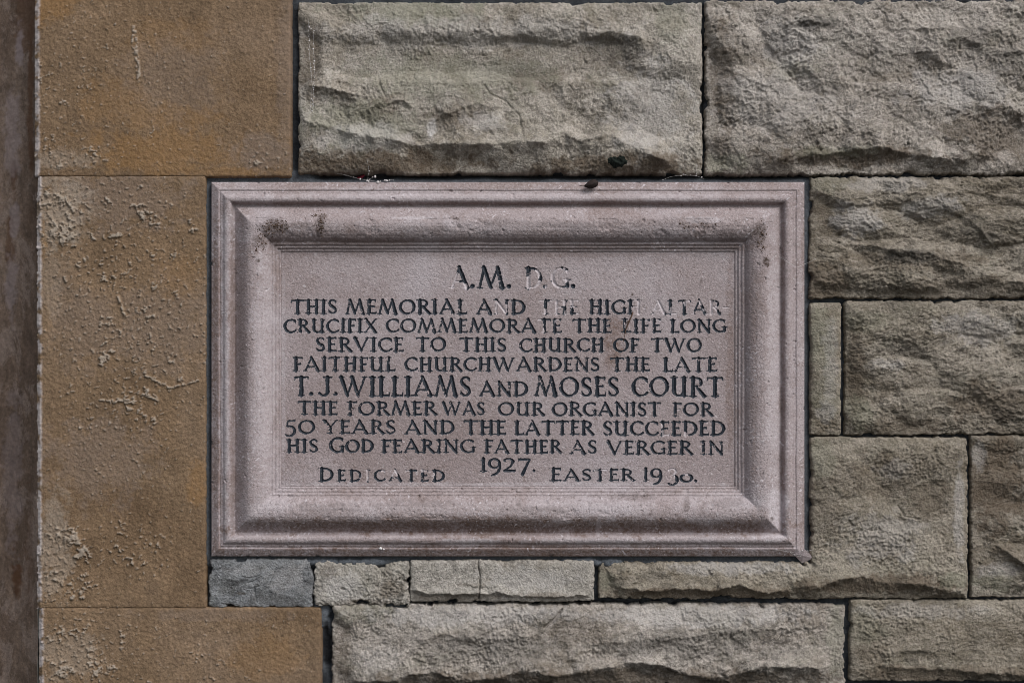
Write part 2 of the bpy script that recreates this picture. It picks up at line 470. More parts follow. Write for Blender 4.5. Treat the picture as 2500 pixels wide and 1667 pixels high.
# ------------------------------------------------------------------ the wall core: mortar behind and between the stones
def build_mortar():
    xs = np.arange(90, XR + 60, 4.0); ys = np.arange(-420, 2080, 4.0)
    X, Y = np.meshgrid(xs, ys); X = X.astype(np.float32); Y = Y.astype(np.float32)
    H = -15 + 5.5 * fbm(X, Y, 24, 4, 0.65, 91) + 3 * fbm(X, Y, 90, 2, 0.5, 92)
    pale = np.zeros_like(X); black = np.zeros_like(X)
    # pointing flush round the plaque
    sd = sdf_rect(X, Y, 515, 443, 1965, 1359, 2)
    ring = (1 - sstep(20, 34, sd + 4 * fbm(X, Y, 40, 2, 0.5, 93)))
    H = H * (1 - ring) + ring * (-6 + 2.2 * fbm(X, Y, 18, 3, 0.6, 94))
    pale = np.maximum(pale, ring * 0.33)
    # open, black upper part of the bed joint above the plaque
    deep = np.exp(-((Y - (428 + 4 * fbm(X, Y, 60, 2, 0.5, 95))) / 7.0) ** 2) * sstep(745, 790, X) * (1 - sstep(1980, 2060, X))
    H = H - 26 * deep; black = np.maximum(black, deep * 0.9)
    right = np.exp(-((X - 1983) / 8.0) ** 2) * sstep(480, 520, Y) * (1 - sstep(1330, 1360, Y))
    H = H - 9 * right; black = np.maximum(black, right * 0.55)
    lf = np.exp(-((X - 504) / 5.0) ** 2) * sstep(440, 470, Y) * (1 - sstep(1350, 1375, Y))
    H = H + 5 * lf
    # smeared pale pointing under the small stones and beside the lower ashlar
    for (cx, cy, rx, ry, s_) in ((785, 1490, 26, 34, 0.85), (850, 1372, 120, 10, 0.55), (1420, 1372, 60, 14, 0.5), (960, 1482, 150, 12, 0.4), (1490, 1374, 30, 14, 0.5)):
        b = blobs(X, Y, [(cx, cy, rx, ry, 1.0)], 97)
        pale = np.maximum(pale, b * s_); H = H + b * 9
    for (cx, cy, rx, ry) in ((1400, 1478, 420, 14), (795, 1580, 12, 60), (2480, 20, 150, 16), (2480, 428, 150, 10), (1716, 220, 8, 190)):
        b = blobs(X, Y, [(cx, cy, rx, ry, 1.0)], 99)
        black = np.maximum(black, b * 0.7); H = H - b * 10
    ob = field_mesh("wall", xs, ys, H, M_MORTAR, {"pale": pale, "black": black}, origin=P(1250, 2080, -17))
    tag(ob, "dark blue-grey mortar filling the joints between all the stones", "wall", None, "structure")
build_mortar()

# ------------------------------------------------------------------ rock-faced stones
z1 = lambda *p: Z(700, 0, 2.24, *p)
stone("above", [R(687, 9, 1611, 399)], "rough grey stone block above the plaque, with a black patch near its lower edge", M_STONE[0],
    edge=8, bulge=24, wedge=26, seed=3, rough=0.75, grain=0.85,
    ledges=[
        (z1((190, 245), (430, 228), (640, 275), (760, 225), (960, 262), (1140, 312)), 4, 40, 30),
        (z1((1080, 215), (1300, 195), (1480, 230), (1560, 250)), 13, 26, 34),
        (z1((1530, 255), (1640, 215), (1760, 185), (1900, 200), (1955, 240)), 20, 34, 82),
        (z1((340, 735), (560, 770), (700, 802), (880, 790), (1130, 800), (1240, 778), (1400, 790), (1520, 742), (1610, 775), (1770, 740), (1860, 800), (1960, 850), (2090, 885)), 34, 60, 66),
        (z1((420, 615), (520, 572), (640, 550), (700, 600)), 11, 14, 22),
        (z1((110, 470), (250, 488), (380, 520)), 17, 10, 34),
        (z1((60, 655), (200, 690), (350, 735)), 14, 26, 40),
        (z1((780, 690), (840, 640), (940, 605), (1040, 570), (1180, 600), (1260, 620)), 7, 12, 26),
        (z1((1700, 900), (1900, 905), (2100, 900)), 8, 30, 24)],
    flanks=[(z1((190, 130), (200, 300), (205, 470)), 20, 56, -1), (z1((1945, 215), (1950, 300), (1955, 420)), 14, 50, -1),
            (z1((1500, 400), (1520, 560), (1525, 760)), 12, 70, 1)],
    cracks=[(z1((1080, 470), (1110, 520), (1200, 560), (1270, 640), (1300, 780)), 2.2, 4), (z1((490, 380), (510, 470), (545, 540)), 2.5, 4)],
    warm=[(900, 400, 330, 40, 0.95), (1500, 405, 260, 30, 0.9), (760, 150, 26, 110, 0.55), (925, 275, 70, 28, 0.5), (1110, 290, 100, 30, 0.45), (1320, 190, 90, 36, 0.5), (780, 330, 70, 24, 0.4), (1490, 130, 90, 50, 0.35)],
    green=[(1010, 30, 190, 40, 0.6), (1100, 190, 260, 60, 0.45), (1640, 60, 60, 60, 0.4), (880, 300, 160, 60, 0.5)],
    pale=[(1580, 260, 110, 120, 0.4), (1150, 80, 420, 40, 0.3), (900, 340, 120, 40, 0.35), (1180, 300, 60, 30, 0.4), (1055, 320, 16, 22, 0.9)],
    soot=[(1510, 115, 80, 40, 0.45), (1270, 170, 100, 40, 0.2)])

z2 = lambda *p: Z(1650, 0, 2.767, *p)
stone("above_right", [(1724, 4, XR, 427)], "large mottled stone block beyond the vertical joint above the plaque's right corner", M_STONE[1],
    edge=8, bulge=34, wedge=34, seed=11, rough=1.05, grain=1.15, ragged=1.6,
    ledges=[
        (z2((560, 250), (720, 400), (860, 490), (960, 540), (1220, 580)), 8, 60, 30),
        (z2((720, 185), (850, 150), (1010, 165)), 13, 16, 20),
        (z2((1480, 200), (1650, 205), (1850, 195)), 9, 16, 12),
        (z2((1820, 285), (1930, 262), (2040, 300)), 14, 20, 22),
        (z2((1600, 360), (1700, 350), (1800, 430)), 9, 16, 22),
        (z2((680, 1100), (900, 1055), (1100, 1035), (1350, 1005), (1500, 1030), (1620, 1062), (1850, 1085), (2100, 1070)), 24, 60, 34),
        (z2((2030, 725), (2200, 738), (2370, 785), (2700, 800)), 28, 50, 90),
        (z2((2180, 375), (2300, 360), (2420, 390)), 13, 14, 18),
        (z2((760, 345), (870, 325), (930, 340)), 8, 14, 12)],
    flanks=[(z2((240, 160), (370, 420), (440, 520), (400, 880)), 26, 75, -1), (z2((300, 980), (340, 1060), (400, 1110)), 14, 40, -1)],
    warm=[(1765, 180, 32, 140, 0.6), (2060, 385, 220, 26, 0.75), (2420, 330, 130, 70, 0.6), (1760, 360, 26, 40, 0.5), (2240, 170, 60, 40, 0.2)],
    green=[(1760, 400, 60, 26, 0.5), (1930, 170, 70, 30, 0.3), (2030, 372, 120, 16, 0.4)],
    pale=[(1930, 110, 80, 60, 0.35), (2330, 220, 140, 60, 0.35), (1900, 250, 160, 90, 0.25)],
    soot=[(1990, 60, 60, 16, 0.6), (2370, 95, 80, 26, 0.4), (2450, 150, 60, 50, 0.4)])

z3 = lambda *p: Z(1900, 400, 2.24, *p)
stone("right_upper", [(1978, 434, XR, 727)], "weathered banded stone block against the upper right side of the plaque", M_STONE[2],
    edge=6, bulge=26, wedge=26, seed=19, rough=1.0, grain=1.15, aniso=1.8, ragged=1.4,
    ledges=[
        (z3((400, 442), (520, 450), (600, 470), (820, 490), (880, 520), (1000, 555)), 24, 30, 40),
        (z3((360, 228), (600, 222), (800, 190), (1000, 150), (1180, 172), (1400, 205)), 12, 30, 26),
        (z3((480, 95), (700, 100), (900, 118)), 9, 14, 12),
        (z3((1030, 300), (1140, 420), (1260, 430)), 12, 18, 22),
        (z3((200, 640), (500, 690), (800, 680), (1100, 640), (1500, 650)), 12, 40, 34)],
    flanks=[(z3((300, 180), (355, 260), (360, 500)), 20, 80, -1)],
    warm=[(2250, 640, 200, 30, 0.5), (2010, 690, 60, 60, 0.6), (2400, 700, 200, 30, 0.4), (2010, 520, 26, 60, 0.3)],
    green=[(2020, 450, 60, 24, 0.3)], pale=[(2090, 540, 70, 40, 0.45), (2270, 505, 90, 30, 0.35), (2160, 450, 120, 20, 0.3)],
    soot=[(2210, 628, 70, 20, 0.65), (2390, 560, 60, 60, 0.4)])

stone("upright", [(1979, 742, 2051, 1060)], "small narrow upright stone set against the plaque's right side", M_STONE[4],
    edge=8, bulge=10, wedge=14, seed=27, rough=0.35, grain=0.9, aniso=1.3, ragged=0.7,
    green=[(2000, 820, 40, 90, 0.45), (2010, 960, 40, 60, 0.3)], pale=[(2025, 890, 20, 120, 0.25), (2015, 1000, 26, 30, 0.3)], warm=[(2010, 1045, 40, 18, 0.4)])

stone("right_middle", [(2064, 736, XR, 1060)], "wide banded stone block to the right of the narrow upright stone", M_STONE[2],
    edge=7, bulge=22, wedge=30, seed=33, rough=0.8, grain=1.15, aniso=1.7, ragged=1.2,
    ledges=[
        (z3((480, 1110), (620, 1118), (720, 1095)), 7, 30, 14),
        (z3((900, 1300), (1100, 1252), (1400, 1230)), 16, 50, 60),
        (z3((1150, 1040), (1250, 990), (1400, 970)), 9, 16, 18),
        (z3((1040, 850), (1150, 880), (1160, 900)), 7, 30, 18)],
    flanks=[(z3((480, 900), (500, 1000), (470, 1200), (420, 1400)), 12, 60, -1)],
    warm=[(2090, 920, 26, 110, 0.55), (2420, 980, 120, 50, 0.55), (2200, 1040, 110, 26, 0.45), (2230, 930, 40, 26, 0.25)],
    green=[(2110, 780, 80, 30, 0.3), (2090, 1010, 40, 40, 0.4)], pale=[(2160, 890, 50, 16, 0.35), (2380, 800, 120, 40, 0.3)],
    soot=[(2170, 850, 60, 20, 0.25), (2460, 1010, 60, 30, 0.3)])

z5 = lambda *p: Z(1900, 1000, 2.35, *p)
z7 = lambda *p: Z(1300, 1250, 1.96, *p)
stone("notched", [(1979, 1068, 2361, 1455), (1464, 1372, 2361, 1459)], "L-shaped stone block wrapping round the lower right corner of the plaque", M_STONE[4],
    edge=6, bulge=22, wedge=24, seed=41, rough=0.55, grain=1.2, aniso=1.15, ragged=1.4,
    ledges=[
        (z5((150, 1040), (330, 965), (480, 950), (620, 982), (800, 988), (1070, 1055)), 28, 46, 50),
        (z7((400, 350), (570, 372), (700, 358), (860, 372), (980, 335), (1100, 380), (1200, 370), (1330, 340)), 26, 26, 34),
        (z5((200, 520), (330, 500), (440, 480)), 7, 30, 20),
        (z5((690, 590), (740, 622), (800, 618)), 7, 12, 10)],
    flanks=[(z5((1000, 330), (985, 450), (990, 600)), 9, 50, 1), (z7((430, 240), (430, 300), (440, 380)), 14, 46, -1)],
    cracks=[(z5((690, 560), (720, 610), (800, 625)), 2.5, 4)],
    warm=[(2150, 1160, 150, 60, 0.35), (2140, 1425, 220, 26, 0.8), (1700, 1445, 260, 16, 0.75), (2010, 1250, 50, 60, 0.35), (2270, 1210, 60, 60, 0.4)],
    green=[(2000, 1120, 40, 60, 0.35), (2320, 1410, 40, 26, 0.5), (1480, 1420, 26, 30, 0.4)],
    pale=[(2150, 1310, 100, 65, 0.28), (2180, 1145, 50, 26, 0.2), (1800, 1385, 180, 18, 0.45), (2340, 1250, 14, 120, 0.4)],
    soot=[(1590, 1400, 40, 16, 0.35), (2060, 1260, 40, 20, 0.2)])

stone("far_right", [(2372, 1064, XR, 1455)], "dark brownish stone block cut off by the right edge, beside the L-shaped block", M_STONE[2],
    edge=6, bulge=20, wedge=26, seed=47, rough=0.7, grain=1.0, aniso=1.6,
    ledges=[(z5((1220, 770), (1300, 800), (1400, 885), (1600, 900)), 22, 30, 50), (z5((1200, 300), (1260, 280), (1330, 330)), 8, 30, 26)],
    flanks=[(z5((1190, 200), (1210, 400), (1180, 600)), 10, 40, -1)],
    warm=[(2430, 1180, 80, 140, 0.8), (2470, 1340, 60, 30, 0.4)], green=[(2430, 1420, 70, 30, 0.4)], pale=[(2390, 1110, 20, 40, 0.3), (2440, 1390, 60, 20, 0.3)])

z6 = lambda *p: Z(700, 1300, 2.94, *p)
stone("below", [(811, 1474, 2062, 1676)], "long rough stone block at the bottom, with a broken dark lower ledge", M_STONE[1],
    edge=7, bulge=24, wedge=24, seed=53, rough=0.7, grain=1.15, ragged=1.5,
    ledges=[
        (z6((500, 1045), (760, 1045), (920, 985), (1060, 980), (1200, 1022), (1330, 1040), (1560, 1010), (1700, 970), (1900, 1000), (2010, 1010), (2150, 960), (2350, 935)) + z7((480, 705), (620, 715), (760, 770), (900, 780), (1100, 722), (1300, 725), (1395, 735)), 34, 46, 60),
        (z6((940, 760), (1130, 715), (1280, 738), (1450, 765), (1750, 722)), 11, 26, 34),
        (z7((270, 622), (450, 606), (700, 590), (900, 566), (1380, 537)), 12, 40, 30)],
    flanks=[(z6((440, 640), (500, 720), (500, 900), (490, 1080)), 24, 60, -1)],
    cracks=[(z6((1970, 545), (1940, 600), (1850, 670)), 3.5, 9)],
    warm=[(1500, 1655, 600, 30, 0.75), (840, 1600, 26, 80, 0.5), (1420, 1530, 90, 40, 0.3), (1950, 1510, 60, 20, 0.3)],
    green=[(880, 1495, 100, 26, 0.35), (2040, 1560, 26, 90, 0.4)], pale=[(1150, 1500, 300, 26, 0.4), (1700, 1500, 300, 30, 0.45), (930, 1600, 60, 40, 0.25)],
    soot=[(1200, 1575, 200, 40, 0.4), (1700, 1570, 220, 40, 0.4)])

stone("below_right", [(2076, 1465, XR, 1660)], "olive grey stone block at the bottom right, under the L-shaped block", M_STONE[4],
    edge=7, bulge=18, wedge=22, seed=61, rough=0.55, grain=1.15, aniso=1.2,
    ledges=[(z7((1680, 672), (1800, 650), (1910, 656)), 9, 16, 18), (z7((1700, 735), (1850, 740), (2000, 745), (2200, 760), (2340, 775), (2700, 770)), 20, 36, 44)],
    warm=[(2300, 1640, 260, 22, 0.6), (2130, 1580, 40, 60, 0.3)], green=[(2110, 1520, 50, 60, 0.3)], pale=[(2250, 1490, 160, 20, 0.25)])

stone("rubble_rough", [(768, 1371, 1001, 1476)], "small pale gritty stone under the plaque, beside the blue-grey mortar filling", M_STONE[3],
    edge=8, bulge=9, wedge=12, step=1.8, seed=67, rough=0.3, grain=1.25, ragged=2.2,
    warm=[(955, 1440, 40, 26, 0.5), (800, 1395, 26, 20, 0.4), (890, 1470, 100, 10, 0.4)], pale=[(840, 1430, 60, 40, 0.4)], soot=[(980, 1452, 10, 12, 0.6)],
    group="small stones in the course under the plaque")

stone("rubble_flat", [(1003, 1368, 1449, 1466)], "small pale flat stone under the plaque, split by a thin black vertical crack", M_STONE[3],
    edge=10, bulge=7, wedge=10, step=1.8, seed=71, rough=0.2, grain=0.30, ragged=1.1,
    ledges=[(z6((880, 405), (1010, 428), (1280, 432), (1400, 425), (1560, 420), (1660, 445), (1900, 455), (2180, 440)), 14, 16, 13),
            (z6((1270, 360), (1380, 375), (1520, 380), (1560, 415)), 5, 10, 9)],
    cracks=[(z6((1372, 180), (1378, 260), (1390, 300), (1384, 400), (1378, 470)), 1.7, 9)],
    warm=[(1110, 1455, 90, 10, 0.55), (1330, 1450, 60, 8, 0.5), (1150, 1425, 40, 6, 0.35)], pale=[(1300, 1410, 120, 30, 0.3)], group="small stones in the course under the plaque")

stone("mortar_fill", [(512, 1364, 764, 1480)], "blue-grey mortar filling under the plaque's lower left corner", M_STONE[5],
    edge=4, bulge=4, wedge=12, step=1.8, seed=77, rough=0.2, grain=0.25, aniso=1.5, ragged=1.3, pale=[(700, 1410, 60, 40, 0.3), (600, 1390, 50, 16, 0.2)],
    cracks=[(Z(500, 1330, 6.53, (1110, 430), (1060, 560), (1000, 700)), 1.3, 3), (Z(500, 1330, 6.53, (790, 690), (800, 790), (830, 900)), 2.0, 6),
            (Z(500, 1330, 6.53, (590, 500), (700, 520), (860, 490)), 1.6, 3), (Z(500, 1330, 6.53, (680, 600), (780, 570), (900, 510)), 1.6, 3), (Z(500, 1330, 6.53, (690, 690), (790, 680), (900, 640)), 1.3, 2.5)],
    soot=[(675, 1462, 55, 16, 0.45), (560, 1430, 40, 26, 0.25), (548, 1395, 10, 14, 0.3)], warm=[(590, 1447, 14, 5, 0.6)], name="mortar_filling", cat="mortar filling", group="small stones in the course under the plaque")

# ------------------------------------------------------------------ dressed ashlar on the left and the splayed reveal
def ashlar(key, rect, label, seed, crust, crust_amt, orange=(), mauve=(), pale=(), trails=(), left_jag=True):
    x0, y0, x1, y1 = rect
    step = 2.1
    xs = np.arange(x0 - 3, x1 + 5, step); ys = np.arange(y0 - 4, y1 + 6, step)
    X, Y = np.meshgrid(xs, ys); X = X.astype(np.float32); Y = Y.astype(np.float32)
    sd = sdf_rect(X, Y, x0 - 40, y0, x1, y1, 5)
    e = -sd - (1.2 + 2.0 * fbm(X, Y, 40, 3, 0.6, seed + 1) + 1.1 * fbm(X, Y, 9, 2, 0.5, seed + 2))
    H = 9 + 1.6 * fbm(X, Y, 160, 3, 0.5, seed + 3) + 0.6 * fbm(X, Y, 13, 1, 0.6, seed + 5) + 1.0 * fbm(X, Y, 7.5, 1, 0.6, seed + 6)
    cm = np.zeros_like(X)
    for (cx, cy, rx, ry, s_) in crust:
        r = np.sqrt(((X - cx) / rx) ** 2 + ((Y - cy) / ry) ** 2)
        cm = np.maximum(cm, s_ * (1 - sstep(0.5, 1.25, r)))
    n = 0.66 * fbm(X, Y * 1.3, 15, 3, 0.66, seed + 7) + 0.5 * fbm(X, Y * 1.2, 62, 2, 0.5, seed + 8)
    thr = 0.56 - 0.46 * cm
    c = sstep(thr, thr + 0.06, n)
    n2 = fbm(X, Y, 11, 2, 0.6, seed + 17)
    thr2 = 0.52 - 0.30 * cm
    c2 = sstep(thr2, thr2 + 0.10, n2) * 0.6
    c = np.maximum(c, c2)
    for pts in trails:
        d = poly_dist(X, Y, pts, seed)
        c = np.maximum(c, (1 - sstep(1.5, 4.5, d)) * sstep(-0.25, 0.1, fbm(X, Y, 9, 2, 0.6, seed + 9)))
    H = H + c * (5.0 + 3.0 * fbm(X, Y, 7, 2, 0.6, seed + 10)) * crust_amt * 0.85
    ar = X - (x0 + 1.5 + 2.6 * fbm(X * 0 + seed, Y, 26, 3, 0.7, seed + 12))      # chipped arris along the left
    white = (1 - sstep(3.0, 11.0, np.abs(ar - 2))) * sstep(-0.28, 0.12, fbm(X, Y, 34, 3, 0.6, seed + 13)) * 0.75
    H = np.where(ar < 6, H - (6 - ar) * 0.8, H)
    H = np.where(e > 0, H - 2.5 * np.exp(-np.maximum(e, 0) / 2.5), 6.5 + e * 6)
    H = np.maximum(H, -40)
    H[0, :] = H[-1, :] = -60; H[:, -1] = -60
    at = {"orange": blobs(X, Y, orange, seed), "mauve": blobs(X, Y, mauve, seed + 1), "pale": np.maximum(blobs(X, Y, pale, seed + 2) * 0.8, c * 0.95), "white": white}
    ob = field_mesh("ashlar_block", xs, ys, H, M_ASHLAR, at, origin=P((x0 + x1) / 2, y1, 0))
    tag(ob, label, "stone block", "smooth ochre ashlar blocks on the left")
    GRIDS[key] = (xs, ys, H)

zA = lambda *p: Z(0, 0, 2.94, *p)
ashlar("ash_top", (88, -330, 711, 433.5), "smooth ochre-brown ashlar block at the top left, with an orange flush near its foot", 101,
    [(170, 210, 110, 200, 0.5), (170, 385, 150, 40, 0.85), (330, 260, 200, 260, 0.22), (640, 380, 90, 50, 0.45), (250, 40, 90, 50, 0.4)], 0.9,
    orange=[(400, 370, 190, 70, 0.55), (430, 90, 120, 50, 0.25), (110, 20, 70, 50, 0.6), (280, 250, 100, 60, 0.35), (420, 290, 130, 40, 0.4), (560, 420, 120, 14, 0.5)],
    mauve=[(640, 370, 90, 50, 0.6), (430, 190, 130, 110, 0.35), (700, 200, 26, 240, 0.4)], pale=[(150, 395, 90, 26, 0.5)],
    trails=[zA((965, 190), (955, 320), (985, 420), (1000, 590)), zA((978, 230), (990, 400), (1010, 560))])
ashlar("ash_mid", (93, 430, 504, 1484), "tall ochre-brown ashlar block beside the plaque's left side, blistered with pale crusts", 111,
    [(300, 760, 220, 460, 0.62), (140, 540, 90, 110, 1.0), (310, 900, 160, 180, 0.72), (160, 1380, 90, 130, 0.9), (330, 1330, 120, 90, 0.6), (470, 760, 60, 300, 0.5)], 1.15,
    orange=[(480, 1180, 30, 60, 0.5), (440, 680, 60, 60, 0.25), (110, 600, 10, 60, 0.3)], mauve=[(250, 1120, 140, 110, 0.5), (300, 480, 160, 90, 0.5), (400, 800, 120, 120, 0.4), (200, 800, 90, 120, 0.35)],
    pale=[(150, 520, 75, 100, 0.75), (135, 1330, 45, 150, 0.6), (130, 700, 30, 100, 0.3)],
    trails=[Z(0, 500, 1.343, (330, 640), (420, 640), (470, 620), (520, 640)), Z(0, 500, 1.343, (480, 560), (560, 600), (650, 575)), Z(0, 500, 1.343, (390, 300), (400, 330), (410, 360))])
ashlar("ash_low", (98, 1481, 784, 2000), "ochre-brown ashlar block at the bottom left, below the tall blistered one", 121,
    [(200, 1590, 120, 120, 0.8), (400, 1600, 260, 120, 0.35), (700, 1520, 60, 40, 0.4)], 1.0,
    orange=[(640, 1600, 100, 60, 0.3)], mauve=[(520, 1500, 200, 16, 0.4)], pale=[(170, 1600, 90, 70, 0.45)])

def reveal():
    ss = np.arange(0, 720, 3.0)           # distance back along the splay
    ys = np.arange(-330, 2000, 3.0)
    A, Y = np.meshgrid(ss, ys); A = A.astype(np.float32); Y = Y.astype(np.float32)
    n = 3.2 * fbm(A, Y * 0.5, 60, 4, 0.6, 131) + 0.9 * fbm(A, Y, 9, 2, 0.6, 132)
    cx_ = 93 + 2.2 * fbm(A * 0, Y, 60, 2, 0.6, 133) * (A < 20)
    ang = math.radians(27)
    dish = 12 * np.sin(np.clip(A / 170, 0, 1) * np.pi)                # slightly hollow
    X = cx_ - A * math.cos(ang)
    H = 3 - A * math.sin(ang) - dish + n
    rust = blobs(X, Y, [(30, 1420, 18, 60, 0.9), (10, 590, 14, 60, 0.6), (20, 430, 14, 50, 0.7), (72, 200, 10, 260, 0.75), (60, 30, 40, 120, 0.6), (68, 1350, 14, 160, 0.3)], 135)
    pale = blobs(X, Y, [(40, 110, 12, 60, 0.7), (15, 330, 26, 120, 0.45), (15, 700, 20, 90, 0.5), (20, 1150, 30, 200, 0.3), (25, 540, 14, 60, 0.5)], 136)
    co = np.stack([(X - CX) * K, -H * K, ZC + (CY - Y) * K], -1).reshape(-1, 3)
    ny, nx = A.shape
    idx = np.arange(ny * nx).reshape(ny, nx)
    q = np.stack([idx[:-1, :-1], idx[:-1, 1:], idx[1:, 1:], idx[1:, :-1]], -1).reshape(-1, 4)
    q = q[:, ::-1]
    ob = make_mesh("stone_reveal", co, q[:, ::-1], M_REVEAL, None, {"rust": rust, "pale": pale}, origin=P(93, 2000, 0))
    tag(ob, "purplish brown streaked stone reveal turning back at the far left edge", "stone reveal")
reveal()

# ------------------------------------------------------------------ the plaque
PX0, PY0, PX1, PY1 = 516.0, 444.0, 1964.0, 1358.0
FW = 171.0
plaque = empty("memorial_plaque", P((PX0 + PX1) / 2, PY1, 0))
tag(plaque, "pinkish carved stone memorial plaque with a moulded frame and worn black capital lettering", "plaque")

PROF = np.array([(0, 10), (3, 14), (20, 25), (22, 25.5), (23, 23), (25, 22), (27, 26), (31, 27), (33, 30), (38, 36.5), (43, 39), (48, 38), (52, 34), (54, 27), (56, 16), (59, 13), (61, 15),
                 (68, 24), (78, 38), (88, 50), (95, 56), (102, 59), (110, 59.5), (120, 57), (130, 51), (138, 43), (144, 33), (147, 25), (149, 21), (151, 22.5), (154, 22), (155.5, 16), (157.5, 14), (159, 15.5), (162, 15), (163.5, 9), (165.5, 7), (167, 8.5), (169.5, 8), (171, 2.0)])

def build_frame():
    st = 1.5
    xs = np.arange(PX0, PX1 + 0.1, (PX1 - PX0) / round((PX1 - PX0) / st)); ys = np.arange(PY0, PY1 + 0.1, (PY1 - PY0) / round((PY1 - PY0) / st))
    X, Y = np.meshgrid(xs, ys)
    wob = 1.1 * fbm(X, Y, 140, 3, 0.5, 201)
    dl, dr, dt, db = X - PX0, PX1 - X, Y - PY0, PY1 - Y
    d = np.minimum(np.minimum(dl, dr), np.minimum(dt, db))
    dd = np.clip(d + wob * sstep(3, 30, d) * (1 - sstep(160, 170, d)), 0, FW)
    H = np.interp(dd, PROF[:, 0], PROF[:, 1]) * 0.72 + 2.0 * sstep(0, 20, d)
    rough_zone = sstep(100, 112, d) * (1 - sstep(140, 147, d))
    H = H + 0.7 * fbm(X, Y, 9, 3, 0.6, 203) + 0.8 * fbm(X, Y, 60, 2, 0.5, 204)
    top = dt <= d + 0.01; bot = db <= d + 0.01; lef = dl <= d + 0.01; rig = dr <= d + 0.01
    # eroded stretch on the upper and lower roll
    er = (sstep(0.0, 0.35, fbm(X, Y, 70, 4, 0.6, 205)) * (top & (dd > 92) & (dd < 146)) + sstep(0.1, 0.4, fbm(X, Y, 50, 4, 0.6, 206)) * (bot & (dd > 95) & (dd < 165)) * 0.8)
    H = H - er * (2.6 + 1.8 * fbm(X, Y, 8, 2, 0.6, 207))
    # chipped arrises
    chip = sstep(0.32, 0.5, fbm(X, Y, 26, 3, 0.6, 208)) * (1 - sstep(0, 8, d)) * 9
    H = H - chip - 3.0 * sstep(0.42, 0.55, fbm(X, Y, 17, 3, 0.6, 220)) * sstep(18, 24, d)
    mask = (d[:-1, :-1] < FW - 0.5) | (d[1:, 1:] < FW - 0.5) | (d[1:, :-1] < FW - 0.5) | (d[:-1, 1:] < FW - 0.5)
    H[0, :] = H[-1, :] = -40; H[:, 0] = H[:, -1] = -40
    brown = blobs(X, Y, [(PX0 + 12, 900, 16, 480, 0.55), (1200, 452, 760, 12, 0.5), (1240, PY1 - 12, 800, 20, 0.9), (1240, PY1 - 76, 780, 26, 0.95), (1100, PY1 - 40, 300, 12, 0.5), (1930, PY1 - 40, 60, 10, 0.3), (1640, 605, 300, 10, 0.5), (900, 592, 260, 8, 0.5),
                          (1835, 900, 9, 330, 0.4), (1962, 640, 8, 120, 0.6), (1962, 1240, 8, 90, 0.5), (1908, 900, 6, 400, 0.6), (572, 900, 10, 420, 0.6), (595, 900, 14, 400, 0.35), (530, 900, 14, 440, 0.9), (1240, 500, 700, 6, 0.5)], 210)
    pale = blobs(X, Y, [(553, 900, 11, 420, 0.75), (650, 900, 30, 330, 0.5), (1885, 900, 24, 380, 0.55), (1890, 1240, 26, 70, 0.9), (1240, 483, 700, 12, 0.4), (1100, 1235, 600, 20, 0.35), (1780, 1215, 120, 20, 0.4), (1880, 1310, 50, 14, 0.9),
                         (1140, 1320, 90, 9, 0.75), (1420, 1318, 130, 9, 0.5), (1150, 555, 420, 16, 0.3), (1010, 535, 70, 4, 0.7), (1720, 540, 60, 8, 0.8), (1460, 1275, 6, 30, 0.5), (1380, 1268, 30, 7, 0.5)], 211)
    dirt = blobs(X, Y, [(672, 556, 42, 22, 0.95), (640, 592, 22, 22, 0.7), (786, 550, 12, 34, 0.9), (740, 552, 40, 8, 0.5), (790, 530, 14, 8, 0.8), (1850, 570, 20, 26, 0.75), (1866, 640, 10, 12, 0.9), (1640, 545, 120, 14, 0.45), (1500, 545, 60, 8, 0.4), (1770, 580, 26, 14, 0.4), (1240, 545, 60, 9, 0.5), (1400, 552, 90, 8, 0.45), (1050, 560, 90, 8, 0.4), (1545, 1210, 60, 10, 0.5), (1330, 1240, 90, 10, 0.45), (1000, 1225, 120, 12, 0.4), (800, 1235, 90, 14, 0.4), (1760, 1225, 50, 14, 0.45), (1720, 1250, 30, 8, 0.4),
                        (634, 638, 6, 6, 0.9), (1545, 1215, 28, 8, 0.6), (1672, 1235, 12, 22, 0.6), (1268, 1228, 6, 9, 0.5), (1880, 1262, 6, 6, 0.9), (1116, 537, 10, 5, 0.6), (1300, 548, 60, 6, 0.35), (960, 575, 40, 6, 0.35)], 212)
    grime = sstep(0.16, 0.40, fbm(X, Y, 60, 5, 0.7, 215)) * sstep(0.0, 0.3, fbm(X, Y, 11, 3, 0.7, 216))
    dirt = np.maximum(dirt, grime * 0.85 * ((dd > 98) & (dd < 150) & (top | bot)))
    brown = np.maximum(brown, 0.5 * sstep(0.05, 0.40, fbm(X * 0.8, Y * 0.8, 110, 5, 0.65, 217)))
    pale = np.maximum(pale, 0.55 * sstep(0.10, 0.42, fbm(X, Y, 75, 5, 0.7, 218)) * sstep(-0.1, 0.2, fbm(X, Y, 9, 2, 0.6, 219)))
    pale = np.maximum(pale, sstep(0.50, 0.58, fbm(X, Y, 7, 1, 0.6, 221)) * sstep(-0.1, 0.25, fbm(X, Y, 130, 3, 0.6, 222)) * 1.4)
    spk = sstep(0.30, 0.42, fbm(X, Y, 8, 2, 0.6, 213)) * (bot & (dd > 100) & (dd < 168)) * 0.55
    dirt = np.maximum(dirt, spk)
    ob = field_mesh("frame_moulding", xs, ys, H, M_FRAME, {"brown": brown, "pale": pale, "dirt": dirt}, plaque, mask, origin=P((PX0 + PX1) / 2, PY1, 0))
    GRIDS["frame"] = (xs, ys, H)
build_frame()

# ---- lettering: strokes on a unit cap height, cut as V grooves into the panel
def seg(a, b, w0, w1=None): return (a[0], a[1], b[0], b[1], w0, w1 if w1 is not None else w0)

